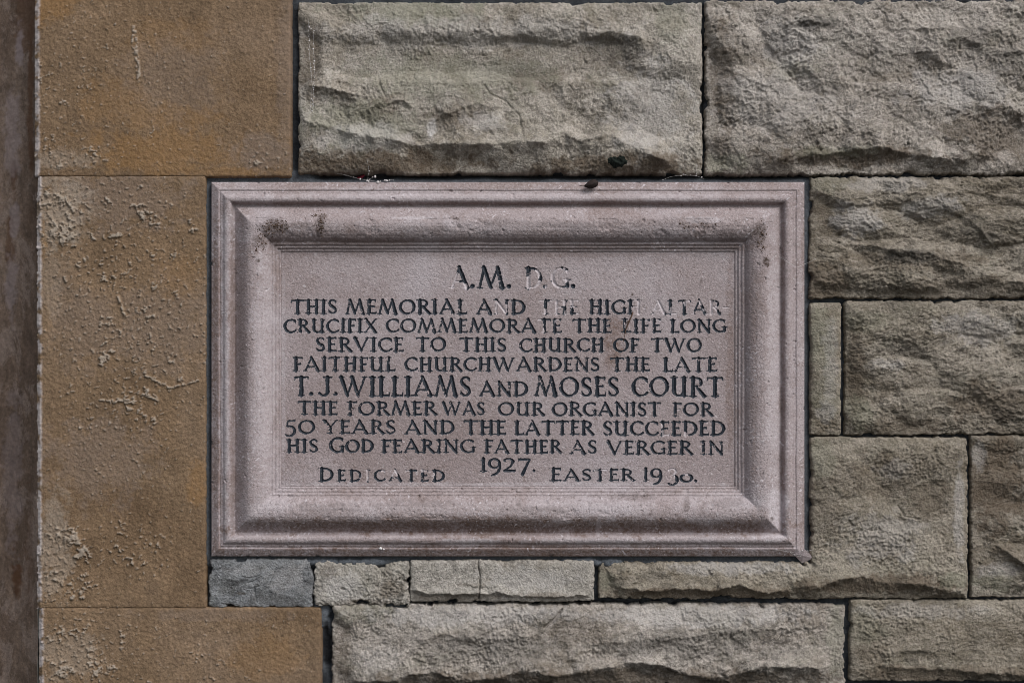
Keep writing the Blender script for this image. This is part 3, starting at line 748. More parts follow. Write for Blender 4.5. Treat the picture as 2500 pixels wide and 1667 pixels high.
def glyph(ch, T, t):
    s = []
    sv = 0.07
    def serif(x, y, l=0.15, r=0.15): s.append(seg((x - l, y), (x + r, y), sv, sv))
    def stem(x, y0=0.0, y1=1.0, bot=True, top=True, w=None):
        w = w or T; ym = (y0 + y1) / 2
        s.append(seg((x, y0 + 0.04), (x, ym), w * 1.12, w * 0.92)); s.append(seg((x, ym), (x, y1 - 0.04), w * 0.92, w * 1.12))
        if bot: serif(x, y0 + 0.035, w / 2 + 0.07, w / 2 + 0.07)
        if top: serif(x, y1 - 0.035, w / 2 + 0.07, w / 2 + 0.07)
    def arc(cx, cy, rx, ry, a0, a1, tilt=18, wt=None, w_thin=None, n=16, ends=1.0):
        pr = None
        tt = wt or T; th = w_thin or t
        for i in range(n + 1):
            a = math.radians(a0 + (a1 - a0) * i / n)
            p = (cx + rx * math.cos(a), cy + ry * math.sin(a))
            w = th + (tt - th) * abs(math.cos(a - math.radians(tilt))) ** 1.4
            if pr: s.append(seg(pr[0], p, pr[1], w))
            pr = (p, w)
    if ch == 'A':
        W = 0.98
        s += [seg((0.10, 0.03), (0.47, 0.97), t * 1.15, t), seg((0.45, 1.0), (0.86, 0.03), T * 0.85, T * 1.1), seg((0.24, 0.32), (0.72, 0.32), t * 0.9)]
        serif(0.10, 0.035, 0.12, 0.13); serif(0.86, 0.035, 0.15, 0.14)
    elif ch == 'C':
        W = 0.84; arc(0.50, 0.5, 0.40, 0.46, 52, 318); s.append(seg((0.76, 0.84), (0.80, 0.70), t * 1.2, 0.05)); s.append(seg((0.79, 0.20), (0.83, 0.24), t, 0.05))
    elif ch == 'D':
        W = 0.93; stem(0.20, bot=True, top=True); arc(0.36, 0.5, 0.46, 0.455, -90, 90, 0); s += [seg((0.2, 0.955), (0.38, 0.955), t), seg((0.2, 0.045), (0.38, 0.045), t)]
    elif ch == 'E':
        W = 0.62; stem(0.18); s += [seg((0.18, 0.95), (0.54, 0.95), t), seg((0.18, 0.05), (0.56, 0.05), t), seg((0.18, 0.52), (0.46, 0.52), t)]
        s += [seg((0.53, 0.98), (0.55, 0.80), t, 0.04), seg((0.55, 0.03), (0.60, 0.20), t, 0.04), seg((0.45, 0.58), (0.47, 0.44), t * .7, 0.04)]
    elif ch == 'F':
        W = 0.58; stem(0.18); s += [seg((0.18, 0.95), (0.54, 0.95), t), seg((0.18, 0.50), (0.45, 0.50), t)]
        s += [seg((0.53, 0.98), (0.55, 0.80), t, 0.04), seg((0.44, 0.58), (0.47, 0.42), t * .7, 0.04)]
    elif ch == 'G':
        W = 0.90; arc(0.50, 0.5, 0.41, 0.46, 52, 318); stem(0.78, 0.06, 0.44, bot=False, top=True, w=T * 0.9); s.append(seg((0.74, 0.86), (0.78, 0.72), t * 1.2, 0.05))
    elif ch == 'H':
        W = 0.86; stem(0.19); stem(0.68); s.append(seg((0.19, 0.52), (0.68, 0.52), t * 1.1))
    elif ch == 'I':
        W = 0.38; stem(0.19)
    elif ch == 'J':
        W = 0.50; stem(0.34, 0.18, 1.0, bot=False); arc(0.13, 0.22, 0.21, 0.20, -85, 0, 0); s.append(seg((0.15, 0.025), (0.02, 0.14), t, t * 1.4))
    elif ch == 'L':
        W = 0.60; stem(0.19); s += [seg((0.19, 0.05), (0.56, 0.05), t), seg((0.55, 0.03), (0.60, 0.22), t, 0.04)]
    elif ch == 'M':
        W = 1.18
        s += [seg((0.10, 0.03), (0.30, 0.96), t * 1.2, t * 1.2), seg((0.28, 1.0), (0.58, 0.05), T * 0.95, T * 0.85), seg((0.56, 0.03), (0.86, 0.97), t, t * 1.1), seg((0.85, 1.0), (1.06, 0.03), T * 0.9, T * 1.15)]
        serif(0.10, 0.035, 0.11, 0.13); serif(1.06, 0.035, 0.14, 0.12); s.append(seg((0.20, 0.965), (0.34, 0.965), sv)); s.append(seg((0.80, 0.965), (0.93, 0.965), sv))
    elif ch == 'N':
        W = 0.94; stem(0.17, w=t * 1.3); stem(0.78, top=True, bot=False, w=t * 1.3); s.append(seg((0.15, 0.99), (0.78, 0.02), T, T)); s.append(seg((0.03, 0.965), (0.2, 0.965), sv))
    elif ch in 'O0':
        W = 1.0; arc(0.5, 0.5, 0.41, 0.46, 0, 360, 20, n=28)
    elif ch == 'R':
        W = 0.82; stem(0.19); arc(0.34, 0.73, 0.25, 0.225, -90, 90, 0, wt=T * 0.9, n=12); s += [seg((0.19, 0.955), (0.36, 0.955), t), seg((0.19, 0.505), (0.36, 0.505), t), seg((0.36, 0.52), (0.74, 0.04), T * 0.8, T * 1.05)]
        serif(0.77, 0.035, 0.10, 0.10)
    elif ch == 'S':
        W = 0.60
        arc(0.31, 0.745, 0.20, 0.215, 35, 180, 0, wt=T * 0.8, n=10); s.append(seg((0.11, 0.745), (0.17, 0.60), T * 0.8, T)); s.append(seg((0.17, 0.60), (0.43, 0.40), T, T)); s.append(seg((0.43, 0.40), (0.50, 0.255), T, T * 0.8))
        arc(0.29, 0.255, 0.21, 0.215, 0, -145, 0, wt=T * 0.8, n=10); s += [seg((0.47, 0.90), (0.50, 0.74), t, 0.05), seg((0.12, 0.12), (0.07, 0.28), t, 0.05)]
    elif ch == 'T':
        W = 0.82; stem(0.41, 0, 1.0, top=False); s += [seg((0.04, 0.955), (0.78, 0.955), t * 1.05), seg((0.06, 0.96), (0.01, 0.80), t, 0.04), seg((0.75, 0.97), (0.81, 0.84), t, 0.04)]
    elif ch == 'U':
        W = 0.90; stem(0.19, 0.26, 1.0, bot=False); arc(0.43, 0.27, 0.24, 0.22, 180, 330, 0, n=10); stem(0.70, 0.0, 1.0, w=T * 0.95)
    elif ch == 'V':
        W = 0.94; s += [seg((0.11, 0.97), (0.48, 0.03), T * 1.1, T * 0.8), seg((0.47, 0.02), (0.83, 0.97), t * 0.9, t * 1.1)]; serif(0.11, 0.965, 0.12, 0.15); serif(0.83, 0.965, 0.11, 0.11)
    elif ch == 'W':
        W = 1.40; s += [seg((0.11, 0.97), (0.42, 0.03), T * 1.1, T * 0.8), seg((0.41, 0.02), (0.70, 0.90), t * 0.9, t), seg((0.64, 0.97), (0.95, 0.03), T * 1.05, T * 0.8), seg((0.94, 0.02), (1.27, 0.97), t * 0.9, t * 1.1)]
        serif(0.11, 0.965, 0.12, 0.14); serif(0.66, 0.965, 0.12, 0.10); serif(1.27, 0.965, 0.11, 0.11)
    elif ch == 'X':
        W = 0.88; s += [seg((0.13, 0.97), (0.74, 0.03), T * 1.05, T * 1.05), seg((0.12, 0.03), (0.74, 0.97), t, t)]
        serif(0.13, 0.965, 0.12, 0.14); serif(0.74, 0.965, 0.12, 0.1); serif(0.12, 0.035, 0.1, 0.1); serif(0.74, 0.035, 0.14, 0.12)
    elif ch == 'Y':
        W = 0.90; stem(0.45, 0, 0.50, top=False); s += [seg((0.12, 0.97), (0.45, 0.46), T, T * 0.9), seg((0.47, 0.46), (0.79, 0.97), t, t)]; serif(0.12, 0.965, 0.12, 0.13); serif(0.79, 0.965, 0.11, 0.11)
    elif ch == '1':
        W = 0.42; stem(0.23, top=False); s.append(seg((0.24, 0.95), (0.07, 0.82), t * 1.2, 0.05))
    elif ch == '2':
        W = 0.78; arc(0.33, 0.72, 0.25, 0.24, 155, 0, 0, n=12); s += [seg((0.58, 0.72), (0.45, 0.42), T, T * 0.7), seg((0.45, 0.42), (0.10, 0.08), T * 0.7, t), seg((0.08, 0.075), (0.66, 0.075), T * 0.8, T * 0.8), seg((0.64, 0.06), (0.72, 0.22), t, 0.04)]
    elif ch == '7':
        W = 0.74; s += [seg((0.06, 0.92), (0.68, 0.92), T * 0.75), seg((0.06, 0.93), (0.04, 0.76), t, 0.04), seg((0.66, 0.92), (0.26, -0.18), T * 0.7, T * 1.1)]
    elif ch == '9':
        W = 0.78; arc(0.37, 0.62, 0.28, 0.33, 0, 360, 10, n=22); arc(0.30, 0.40, 0.36, 0.62, 10, -62, 0, n=10); s.append(seg((0.46, -0.16), (0.22, -0.26), T * 0.8, t))
    elif ch == '5':
        W = 0.66; s += [seg((0.16, 0.95), (0.10, 0.55), t * 0.9), seg((0.16, 0.94), (0.55, 0.96), t), seg((0.54, 0.99), (0.58, 0.88), t, 0.04)]; arc(0.22, 0.20, 0.32, 0.37, 105, -120, 0, n=14, wt=T * 0.95); s.append(seg((0.06, -0.12), (0.00, -0.02), t, 0.06))
    elif ch == '3':
        W = 0.62; arc(0.26, 0.74, 0.20, 0.20, 150, -60, 0, wt=T * 0.8, n=10); arc(0.24, 0.16, 0.30, 0.36, 80, -125, 0, n=14)
    elif ch == 'o':
        W = 0.72; arc(0.36, 0.30, 0.30, 0.27, 0, 360, 20, n=20)
    elif ch == '.':
        W = 0.26; s.append(seg((0.12, 0.10), (0.13, 0.10), 0.22, 0.22))
    elif ch == '-':
        W = 0.42; s.append(seg((0.05, 0.46), (0.38, 0.48), t))
    elif ch == '*':
        W = 0.24; s.append(seg((0.12, 0.42), (0.13, 0.43), 0.14, 0.14))
    else:
        W = 0.3
    return W, s

# (text, x left, x right, y top, y baseline)
WORDS = [
    ("A.", 1099, 1160, 652, 704), ("M.", 1165, 1250, 652, 704), ("D.", 1281, 1337, 653, 704), ("G.", 1344, 1406, 653, 704),
    ("THIS", 711, 824, 732, 766), ("MEMORIAL", 843, 1140, 732, 767), ("AND", 1163, 1284, 732, 767), ("THE", 1315, 1414, 733, 767), ("HIGH*", 1437, 1578, 733, 767), ("ALTAR-", 1589, 1779, 733, 767),
    ("CRUCIFIX", 692, 922, 779, 812), ("COMMEMORATE", 941, 1372, 779, 812), ("THE", 1398, 1494, 779, 812), ("LIFE", 1517, 1615, 779, 812), ("LONG", 1635, 1773, 780, 812),
    ("SERVICE", 770, 986, 824, 858), ("TO", 1016, 1089, 824, 858), ("THIS", 1122, 1237, 825, 858), ("CHURCH", 1267, 1475, 826, 859), ("OF", 1496, 1560, 826, 859), ("TWO", 1589, 1713, 826, 859),
    ("FAITHFUL", 716, 965, 872, 906), ("CHURCHWARDENS", 987, 1464, 873, 906), ("THE", 1490, 1587, 873, 906), ("LATE", 1617, 1751, 873, 907),
    ("T.", 719, 766, 919, 966), ("J.", 779, 828, 919, 966), ("WILLIAMS", 828, 1151, 919, 967), ("AND", 1170, 1290, 932, 967), ("MOSES", 1304, 1512, 920, 967), ("COURT", 1541, 1765, 920, 968),
    ("THE", 727, 825, 979, 1012), ("FORMER", 848, 1067, 980, 1013), ("WAS", 1079, 1184, 981, 1013), ("OUR", 1215, 1330, 982, 1014), ("ORGANIST", 1347, 1613, 982, 1015), ("FOR", 1641, 1741, 983, 1015),
    ("50", 697, 770, 1025, 1058), ("YEARS", 787, 967, 1025, 1058), ("AND", 988, 1111, 1026, 1059), ("THE", 1132, 1236, 1026, 1060), ("LATTER", 1255, 1450, 1027, 1061), ("SUCCEEDED", 1471, 1771, 1028, 1063),
    ("HIS", 699, 778, 1072, 1104), ("GoD", 804, 913, 1067, 1104), ("FEARING", 931, 1160, 1073, 1105), ("FATHER", 1182, 1372, 1074, 1106), ("AS", 1391, 1458, 1075, 1107), ("VERGER", 1480, 1691, 1076, 1109), ("IN", 1709, 1768, 1077, 1109),
    ("1927.", 1170, 1309, 1118, 1151), ("DEDICATED", 778, 1092, 1141, 1174), ("EASTER", 1342, 1549, 1141, 1173), ("19", 1567, 1618, 1142, 1173), ("3o.", 1629, 1704, 1142, 1176),
]
# places where the paint has flaked out of the cuts: (cx, cy, rx, ry)
WEAR = [(1106, 690, 15, 40), (1130, 700, 14, 12), (1300, 690, 22, 24), (1312, 668, 8, 12), (1334, 700, 6, 8), (1365, 678, 27, 32),
        (1222, 752, 20, 22), (1318, 740, 12, 22), (1328, 760, 8, 8), (1355, 748, 15, 24), (1374, 738, 10, 9), (1402, 738, 16, 14), (1410, 760, 10, 10), (1385, 762, 8, 8),
        (1556, 752, 16, 24), (1575, 752, 8, 10), (1607, 752, 22, 26), (1646, 760, 14, 14), (1676, 740, 9, 10), (1735, 752, 18, 24), (1770, 752, 18, 18), (1690, 764, 6, 6), (1712, 738, 6, 10),
        (1316, 790, 10, 14), (1322, 808, 9, 8), (1530, 795, 9, 9), (1578, 786, 5, 6), (1606, 786, 8, 6), (1360, 784, 7, 6),
        (1625, 1058, 11, 9), (1614, 1040, 6, 6), (1672, 1060, 7, 8), (1728, 1034, 8, 5),
        (893, 1162, 13, 22), (935, 1150, 7, 6), (962, 1156, 11, 13), (975, 1150, 8, 8), (992, 1152, 9, 10), (1035, 1148, 10, 6), (1056, 1160, 6, 10), (1080, 1146, 9, 5),
        (1640, 1150, 20, 13), (1674, 1152, 18, 8), (1452, 1144, 10, 4), (1478, 1146, 12, 5), (1000, 985, 6, 5), (1656, 1000, 4, 8)]

def build_panel():
    x0, x1, y0, y1 = PX0 + FW, PX1 - FW, PY0 + FW, PY1 - FW
    xs = np.arange(x0, x1 + 0.5, 1.0); ys = np.arange(y0, y1 + 0.5, 1.0)
    X, Y = np.meshgrid(xs, ys); X = X.astype(np.float32); Y = Y.astype(np.float32)
    ny, nx = X.shape
    rng = random.Random(5)
    inside = np.full(X.shape, -9.0, dtype=np.float32)
    owner = np.full(X.shape, -1, dtype=np.int32)
    warpx = 0.7 * fbm(X, Y, 13, 2, 0.6, 301); warpy = 0.7 * fbm(X, Y, 13, 2, 0.6, 302)
    for wi, (txt, wx0, wx1, wy0, wy1) in enumerate(WORDS):
        cap = wy1 - wy0
        T, t = (0.236, 0.130) if cap < 42 else (0.207, 0.108)
        pen = 0.0; lay = []
        for ci, ch in enumerate(txt):
            gs = 1.0
            c2 = ch
            if txt == "DEDICATED" and ci > 0: gs = 0.84
            if txt == "EASTER" and ci > 0: gs = 0.88
            if txt == "GoD" and ci > 0: gs, c2 = 0.84, ch.upper()
            Wd, st = glyph(c2, T, t)
            if c2 == '.' and pen > 0: pen -= 0.03
            lay.append((pen, gs, st)); pen += Wd * gs + (0.06 if txt != "DEDICATED" else 0.20)
        pen -= 0.06
        sx = (wx1 - wx0) / pen
        for (px, gs, st) in lay:
            dy = rng.uniform(-0.6, 0.6)
            for (ax, ay, bx, by, w0, w1) in st:
                gx0 = wx0 + (px + ax * gs) * sx; gx1 = wx0 + (px + bx * gs) * sx
                gy0 = wy1 - ay * gs * cap + dy; gy1 = wy1 - by * gs * cap + dy
                wsc = cap * (0.5 + 0.5 * gs)
                r0, r1 = w0 * wsc / 2, w1 * wsc / 2
                m = max(r0, r1) + 3
                j0 = max(0, int(min(gx0, gx1) - m - x0)); j1 = min(nx, int(max(gx0, gx1) + m - x0) + 2)
                i0 = max(0, int(min(gy0, gy1) - m - y0)); i1 = min(ny, int(max(gy0, gy1) + m - y0) + 2)
                if j0 >= j1 or i0 >= i1: continue
                xx = X[i0:i1, j0:j1] + warpx[i0:i1, j0:j1]; yy = Y[i0:i1, j0:j1] + warpy[i0:i1, j0:j1]
                dx, dy_ = gx1 - gx0, gy1 - gy0
                L2 = dx * dx + dy_ * dy_ + 1e-6
                tt = np.clip(((xx - gx0) * dx + (yy - gy0) * dy_) / L2, 0, 1)
                ds = np.hypot(xx - gx0 - tt * dx, yy - gy0 - tt * dy_)
                ins = (r0 + (r1 - r0) * tt) - ds
                sub = inside[i0:i1, j0:j1]; own = owner[i0:i1, j0:j1]
                up = ins > sub
                sub[up] = ins[up]
                own[up & (ins > -1.2)] = wi
    H = 4.5 + 0.9 * fbm(X, Y, 150, 3, 0.5, 303) + 0.55 * fbm(X, Y, 9, 2, 0.6, 304)
    pit = sstep(0.38, 0.55, fbm(X, Y, 7, 2, 0.6, 306))
    H = H - 0.9 * pit
    H = H - np.clip(inside, 0, 4.6) * 0.85
    dE = np.minimum(np.minimum(X - x0, x1 - X), np.minimum(Y - y0, y1 - Y))
    H = np.where(dE < 0.5, 4.0, H)
    wear = np.zeros_like(X)
    wn_ = fbm(X, Y, 9, 3, 0.65, 307) * 0.7
    for (cx, cy, rx, ry) in WEAR:
        wear = np.maximum(wear, 1 - sstep(0.75, 1.05, np.hypot((X - cx) / rx, (Y - cy) / ry) + wn_))
    speck = sstep(0.40, 0.46, fbm(X, Y, 5, 2, 0.7, 308) + 0.55 * sstep(0.12, 0.45, fbm(X, Y, 55, 3, 0.6, 315)) * (0.5 + fbm(X, Y, 9, 2, 0.6, 316)))
    paint = (inside > 0.25 + 0.9 * fbm(X, Y, 7, 2, 0.6, 309)) & (wear + 0.45 * fbm(X, Y, 5, 2, 0.7, 317) < 0.5) & (speck < 0.5) & (owner >= 0)
    smear = blobs(X, Y, [(1522, 800, 10, 22, 0.9), (1500, 835, 24, 70, 0.85), (1488, 885, 16, 24, 0.6), (1530, 795, 16, 12, 0.4), (1622, 1050, 8, 12, 0.4)], 310)
    own = np.where(paint, owner, -1)
    fo = own[:-1, :-1].copy()
    cnt = (own[:-1, :-1] >= 0).astype(int) + (own[1:, :-1] >= 0) + (own[:-1, 1:] >= 0) + (own[1:, 1:] >= 0)
    fmax = np.maximum(np.maximum(own[:-1, :-1], own[1:, :-1]), np.maximum(own[:-1, 1:], own[1:, 1:]))
    fo = np.where(cnt >= 2, fmax, -1)
    brown = np.maximum(smear, blobs(X, Y, [(1130, 940, 260, 160, 0.22), (1300, 1060, 400, 90, 0.12), (700, 1140, 60, 40, 0.3), (1782, 900, 12, 260, 0.55), (1230, 622, 540, 7, 0.35), (1290, 700, 60, 60, 0.15)], 311))
    pale = blobs(X, Y, [(1000, 660, 260, 60, 0.25), (1240, 1182, 540, 6, 0.6), (692, 900, 7, 280, 0.4), (1500, 690, 160, 40, 0.15)], 312)
    pale = np.maximum(pale, np.clip(inside, 0, 1) * (wear > 0.4) * 1.0)
    dirt = blobs(X, Y, [(1543, 719, 4, 4, 1.0), (1490, 637, 8, 3, 0.6), (1475, 669, 6, 3, 0.6), (1712, 690, 4, 12, 0.5), (1130, 633, 12, 5, 0.4), (1140, 1166, 12, 14, 0.12)], 313)
    pin = sstep(0.55, 0.68, fbm(X, Y, 9, 2, 0.6, 314)) * 0.5
    at = {"brown": brown, "pale": pale, "dirt": np.maximum(dirt, pin)}
    org = P((PX0 + PX1) / 2, PY1, 0)
    field_mesh("inscription_panel", xs, ys, H, M_PANEL, at, plaque, fo < 0, origin=org)
    for wi, (txt, wx0, wx1, wy0, wy1) in enumerate(WORDS):
        m = fo == wi
        if m.sum() < 6: continue
        field_mesh("carved_word", xs, ys, H, M_PAINT, {}, plaque, m, origin=org)
    GRIDS["panel"] = (xs, ys, H)
build_panel()

# ------------------------------------------------------------------ small things
def bm_object(name, bm, mat, parent=None, origin=None, smooth=True):
    me = bpy.data.meshes.new(name)
    org = Vector(origin) if origin else Vector((0, 0, 0))
    bmesh.ops.translate(bm, verts=bm.verts, vec=-org)
    bm.to_mesh(me); bm.free()
    for p in me.polygons: p.use_smooth = smooth
    me.materials.append(mat)
    ob = bpy.data.objects.new(name, me)
    COL.objects.link(ob)
    ob.location = org
    if parent:
        ob.parent = parent; ob.location = org - parent.location
    return ob

def tube(bm, pts, radii, sides=6):
    """pts in photo coordinates (x, y, h); radii in photo pixels"""
    V = [Vector(P(*p)) for p in pts]
    rings = []
    for i, v in enumerate(V):
        d = (V[min(i + 1, len(V) - 1)] - V[max(i - 1, 0)]).normalized()
        a = d.cross(Vector((0, 1, 0)))
        if a.length < 1e-4: a = d.cross(Vector((1, 0, 0)))
        a.normalize(); b = d.cross(a)
        r = (radii[i] if hasattr(radii, '__len__') else radii) * K
        rings.append([bm.verts.new(v + (a * math.cos(2 * math.pi * k / sides) + b * math.sin(2 * math.pi * k / sides)) * r) for k in range(sides)])
    for r0, r1 in zip(rings[:-1], rings[1:]):
        for k in range(sides):
            bm.faces.new((r0[k], r0[(k + 1) % sides], r1[(k + 1) % sides], r1[k]))
    bm.faces.new(rings[0][::-1]); bm.faces.new(rings[-1])

def crumb(bm, x, y, h, r, rng, flat=0.7, sub=1):
    res = bmesh.ops.create_icosphere(bm, subdivisions=sub, radius=1.0)
    sx, sy, sz = r * rng.uniform(.7, 1.3), r * flat * rng.uniform(.7, 1.2), r * rng.uniform(.7, 1.3)
    c = Vector(P(x, y, h)); a = rng.uniform(0, math.pi)
    for v in res["verts"]:
        p = v.co * rng.uniform(0.75, 1.2)
        q = Vector((p.x * math.cos(a) - p.z * math.sin(a), p.y, p.x * math.sin(a) + p.z * math.cos(a)))
        v.co = c + Vector((q.x * sx, q.y * sy, q.z * sz)) * K

# dark patch on the stone above
def patch_on(key, cx, cy, rx, ry, thick, mat, name, label, cat, seed):
    xs = np.arange(cx - rx * 1.7, cx + rx * 1.7, 1.2); ys = np.arange(cy - ry * 1.9, cy + ry * 1.9, 1.2)
    X, Y = np.meshgrid(xs, ys)
    r = np.hypot((X - cx) / rx, (Y - cy) / ry) + 0.75 * fbm(X, Y, 24, 4, 0.6, seed)
    gx, gy, GH = GRIDS[key]
    i = np.clip((Y - gy[0]) / (gy[1] - gy[0]), 0, len(gy) - 2); j = np.clip((X - gx[0]) / (gx[1] - gx[0]), 0, len(gx) - 2)
    i0 = i.astype(int); j0 = j.astype(int); fi = i - i0; fj = j - j0
    base = (GH[i0, j0] * (1 - fi) * (1 - fj) + GH[i0 + 1, j0] * fi * (1 - fj) + GH[i0, j0 + 1] * (1 - fi) * fj + GH[i0 + 1, j0 + 1] * fi * fj)
    H = base + thick * np.clip((1.05 - r) * 4, -1.5, 1) + 0.8 * fbm(X, Y, 5, 2, 0.6, seed + 1)
    m = r[:-1, :-1] < 1.1
    ob = field_mesh(name, xs, ys, H, mat, {}, None, m, origin=P(cx, cy + ry, float(base.mean())))
    tag(ob, label, cat)
    return ob
patch_on("above", 1506, 398, 23, 13, 2.2, plain("blackened_moss", (0.012, 0.016, 0.013), 0.95, 0.5, 500), "moss_patch",
         "small black-green patch of moss low on the stone above the plaque", "moss patch", 401)

# curled dead leaf on the frame's top edge
def dead_leaf():
    bm = bmesh.new()
    zl = lambda u, v: (1380 + u / 13.07, 380 + v / 13.07)
    spine = [zl(590, 1010), zl(690, 1000), zl(800, 960), zl(900, 920), zl(980, 890), zl(1030, 870)]
    wid = [1.2, 6.0, 9.0, 9.5, 7.5, 2.0]
    n = 9
    rows_f, rows_b = [], []
    rng = random.Random(3)
    for (sx, sy), w in zip(spine, wid):
        f_, b_ = [], []
        for k in range(n):
            u = k / (n - 1) * 2 - 1
            ox, oy = u * w * 0.45, u * w
            hh = 30 + 6 * (1 - u * u) * (w / 7) + rng.uniform(-0.8, 0.8)
            f_.append(bm.verts.new(P(sx + ox, sy + oy, hh)))
            b_.append(bm.verts.new(P(sx + ox, sy + oy, hh - 2.0)))
        rows_f.append(f_); rows_b.append(b_)
    for rows, flip in ((rows_f, False), (rows_b, True)):
        for r0, r1 in zip(rows[:-1], rows[1:]):
            for k in range(n - 1):
                q = (r0[k], r0[k + 1], r1[k + 1], r1[k])
                bm.faces.new(q if not flip else q[::-1])
    for a, b in zip(range(len(spine) - 1), range(1, len(spine))):
        for k in (0, n - 1):
            q = (rows_f[a][k], rows_f[b][k], rows_b[b][k], rows_b[a][k])
            bm.faces.new(q)
    for a in (0, -1):
        for k in range(n - 1):
            bm.faces.new((rows_f[a][k], rows_f[a][k + 1], rows_b[a][k + 1], rows_b[a][k]))
    bmesh.ops.recalc_face_normals(bm, faces=bm.faces)
    org = P(1440, 460, 30)
    leaf = bm_object("dead_leaf", bm, plain("dead_leaf_brown", (0.028, 0.020, 0.018), 0.8, 0.6, 500), None, org)
    tag(leaf, "dark shrivelled dead leaf stuck on the plaque frame's top edge", "dead leaf")
    bm = bmesh.new()
    tube(bm, [(*zl(600, 1010), 31), (*zl(520, 1010), 33), (*zl(450, 995), 34), (*zl(410, 985), 34)], [1.2, 0.9, 0.7, 0.5])
    bm_object("stalk", bm, leaf.data.materials[0], leaf, Vector(org))
dead_leaf()

# twig lying on the lettering
def twig():
    bm = bmesh.new()
    pts = [(1545, 762, 5), (1541, 773, 6), (1537, 782, 6), (1532, 793, 5), (1528, 803, 4), (1525, 818, 4), (1522, 832, 4), (1518, 850, 3)]
    tube(bm, pts, [1.7, 1.5, 1.6, 1.9, 1.5, 1.1, 1.0, 0.7])
    tube(bm, [(1537, 782, 6), (1530, 787, 6), (1526, 789, 5)], [1.2, 0.9, 0.6])
    tag(bm_object("twig", bm, plain("twig_brown", (0.095, 0.058, 0.042), 0.8, 0.4, 500), None, P(1518, 850, 3)), "thin brown twig lying across the lettering at the right of the inscription", "twig")
twig()

# mud crumbs on the frame
M_MUD = plain("dry_mud", (0.095, 0.064, 0.048), 0.95, 0.6, 600)
def crumbs(label, spots, seed, big=2.6):
    rng = random.Random(seed)
    bm = bmesh.new()
    xs, ys, H = GRIDS["frame"]
    for (cx, cy, rx, ry, n) in spots:
        for _ in range(n):
            x = cx + rng.gauss(0, rx * 0.55); y = cy + rng.gauss(0, ry * 0.55)
            r = rng.uniform(0.6, big) * rng.uniform(0.5, 1)
            crumb(bm, x, y, hat("frame", x, y) + r * 0.2, r, rng)
    c = spots[0]
    o = bm_object("mud_crumbs", bm, M_MUD, None, P(c[0], c[1], hat("frame", c[0], c[1])))
    tag(o, label, "dried mud", "dried mud stuck to the plaque frame")
    o["kind"] = "stuff"
crumbs("brown crumbs of dried mud on the frame's upper left corner", [(676, 554, 26, 16, 120), (650, 575, 20, 14, 40), (640, 600, 20, 18, 22)], 1)
crumbs("brown streak of dried mud across the upper roll of the frame", [(788, 550, 8, 26, 70), (776, 530, 14, 6, 30)], 2)
crumbs("dark specks of dried mud on the frame's upper right corner", [(1850, 575, 18, 26, 70), (1866, 640, 9, 12, 45), (1856, 605, 6, 20, 24), (1700, 552, 90, 16, 60)], 4, 2.1)

# white flake on the lower frame
bm = bmesh.new(); rg = random.Random(8)
crumb(bm, 931, 1336, hat("frame", 931, 1336) + 1.5, 5.0, rg, 0.7, 2); crumb(bm, 938, 1338, hat("frame", 938, 1338) + 1, 3.2, rg, 0.7, 2)
tag(bm_object("white_flake", bm, plain("chalk_white", (0.72, 0.69, 0.68), 0.8, 0.1), None, P(931, 1340, 20)), "small white flake resting on the plaque frame's bottom moulding", "flake")

# red petal in the joint above the plaque
bm = bmesh.new(); rg = random.Random(9)
for dx, dy, r in ((-5, 1, 3.6), (1, -1, 4.4), (6, -4, 3.4)): crumb(bm, 881 + dx, 433 + dy, -4, r, rg, 0.5, 2)
tag(bm_object("red_scrap", bm, plain("crimson", (0.13, 0.008, 0.02), 0.7, 0.3), None, P(881, 436, -4)), "tiny dark red scrap caught in the dark joint above the plaque", "scrap")

# flaked corner of the frame
def corner():
    bm = bmesh.new()
    out = [(1936, 1351), (1957, 1374), (1984, 1362), (1976, 1350), (1962, 1338)]
    f = [bm.verts.new(P(x, y, h)) for (x, y), h in zip(out, (16, 4, 3, 10, 20))]
    b = [bm.verts.new(P(x, y, -18)) for x, y in out]
    c = bm.verts.new(P(1958, 1353, 17))
    n = len(out)
    for i in range(n):
        bm.faces.new((f[i], f[(i + 1) % n], c)); bm.faces.new((f[i], b[i], b[(i + 1) % n], f[(i + 1) % n]))
    bm.faces.new(b)
    bmesh.ops.recalc_face_normals(bm, faces=bm.faces)
    o = bm_object("corner_flake", bm, M_FRAME, plaque, P(1958, 1374, 0), smooth=False)
    o["label"] = "broken lower right corner of the frame pushed out of line"
corner()

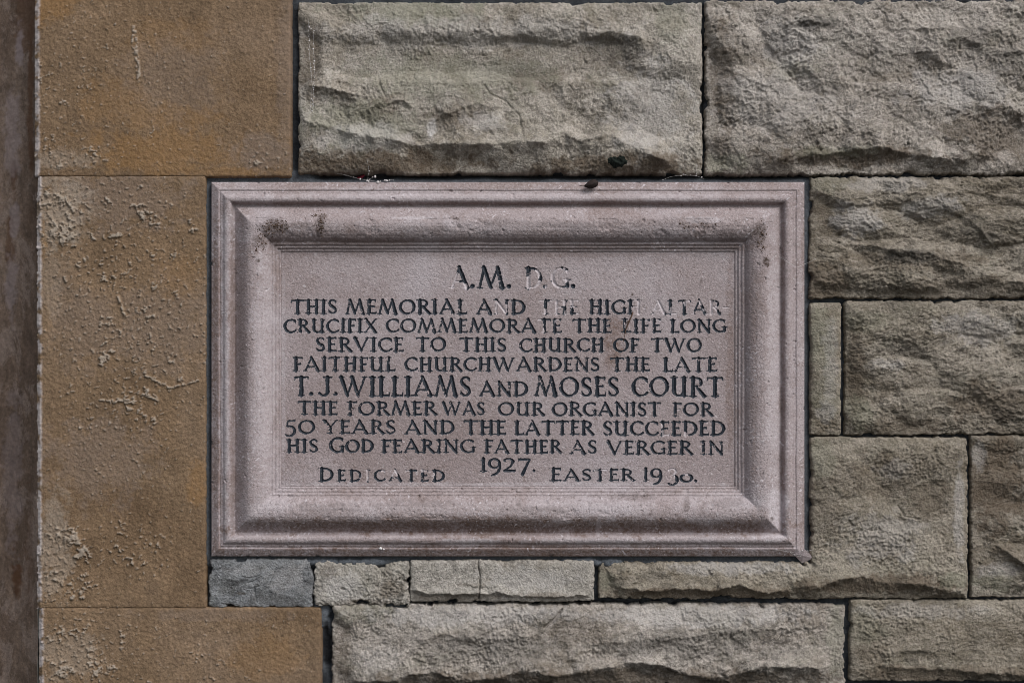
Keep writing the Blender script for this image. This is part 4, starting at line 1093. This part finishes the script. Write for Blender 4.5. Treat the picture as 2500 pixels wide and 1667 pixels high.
# cobwebs
M_WEB = plain("dusty_cobweb", (0.60, 0.57, 0.56), 0.9, 0.15)
def web(label, strands, seed, bead=1.5, density=0.12, rad=0.16):
    rng = random.Random(seed)
    bm = bmesh.new()
    for pts in strands:
        P2 = []
        for (a, b) in zip(pts[:-1], pts[1:]):
            L = math.hypot(b[0] - a[0], b[1] - a[1]); n = max(2, int(L / 5))
            for i in range(n):
                f = i / n
                P2.append(tuple(a[k] + (b[k] - a[k]) * f + (rng.uniform(-0.8, 0.8) if k < 2 else 0) for k in range(3)))
        P2.append(pts[-1])
        tube(bm, P2, rad, 4)
        for p in P2:
            if rng.random() < density * 6: crumb(bm, p[0] + rng.uniform(-1.5, 1.5), p[1] + rng.uniform(-1, 1), p[2], bead * rng.uniform(0.3, 1.25) ** 2, rng, 0.8)
    s0 = strands[0][0]
    tag(bm_object("cobweb", bm, M_WEB, None, P(*s0)), label, "cobweb", "dusty cobwebs on the wall")
web("beaded cobweb strands down the left edge of the stone above the plaque", [[(756, 55, 26), (759, 150, 30), (766, 215, 34), (760, 280, 36)], [(757, 70, 26), (768, 80, 28), (771, 180, 34), (768, 270, 38), (761, 278, 36)]], 21, 1.5, 0.13)
web("dusty cobweb with white crumbs in the joint above the plaque's left half", [[(822, 424, 6), (846, 429, 8), (874, 437, 10), (897, 441, 10), (916, 431, 6)], [(899, 392, 30), (902, 420, 14), (897, 441, 10), (907, 448, 18), (909, 462, 24)], [(897, 441, 10), (925, 445, 12), (962, 440, 12), (966, 458, 24)]], 22, 2.4, 0.10)
web("fine cobweb threads in the joint above the plaque's right end", [[(1618, 440, 14), (1640, 432, 8), (1668, 428, 6), (1700, 430, 4)], [(1698, 402, 20), (1700, 430, 4), (1716, 438, 16)]], 23, 1.4, 0.10)
web("thin cobweb threads across the gap at the plaque's lower right corner", [[(1890, 1338, 30), (1930, 1344, 26), (1982, 1341, 12)], [(1890, 1338, 30), (1905, 1339, 30), (1950, 1356, 22)]], 24, 1.3, 0.05)
web("single cobweb thread slung over the frame's right side", [[(1872, 640, 58), (1890, 625, 50), (1940, 655, 34), (1975, 640, 10), (1990, 632, 20)]], 25, 1.0, 0.04, 0.25)
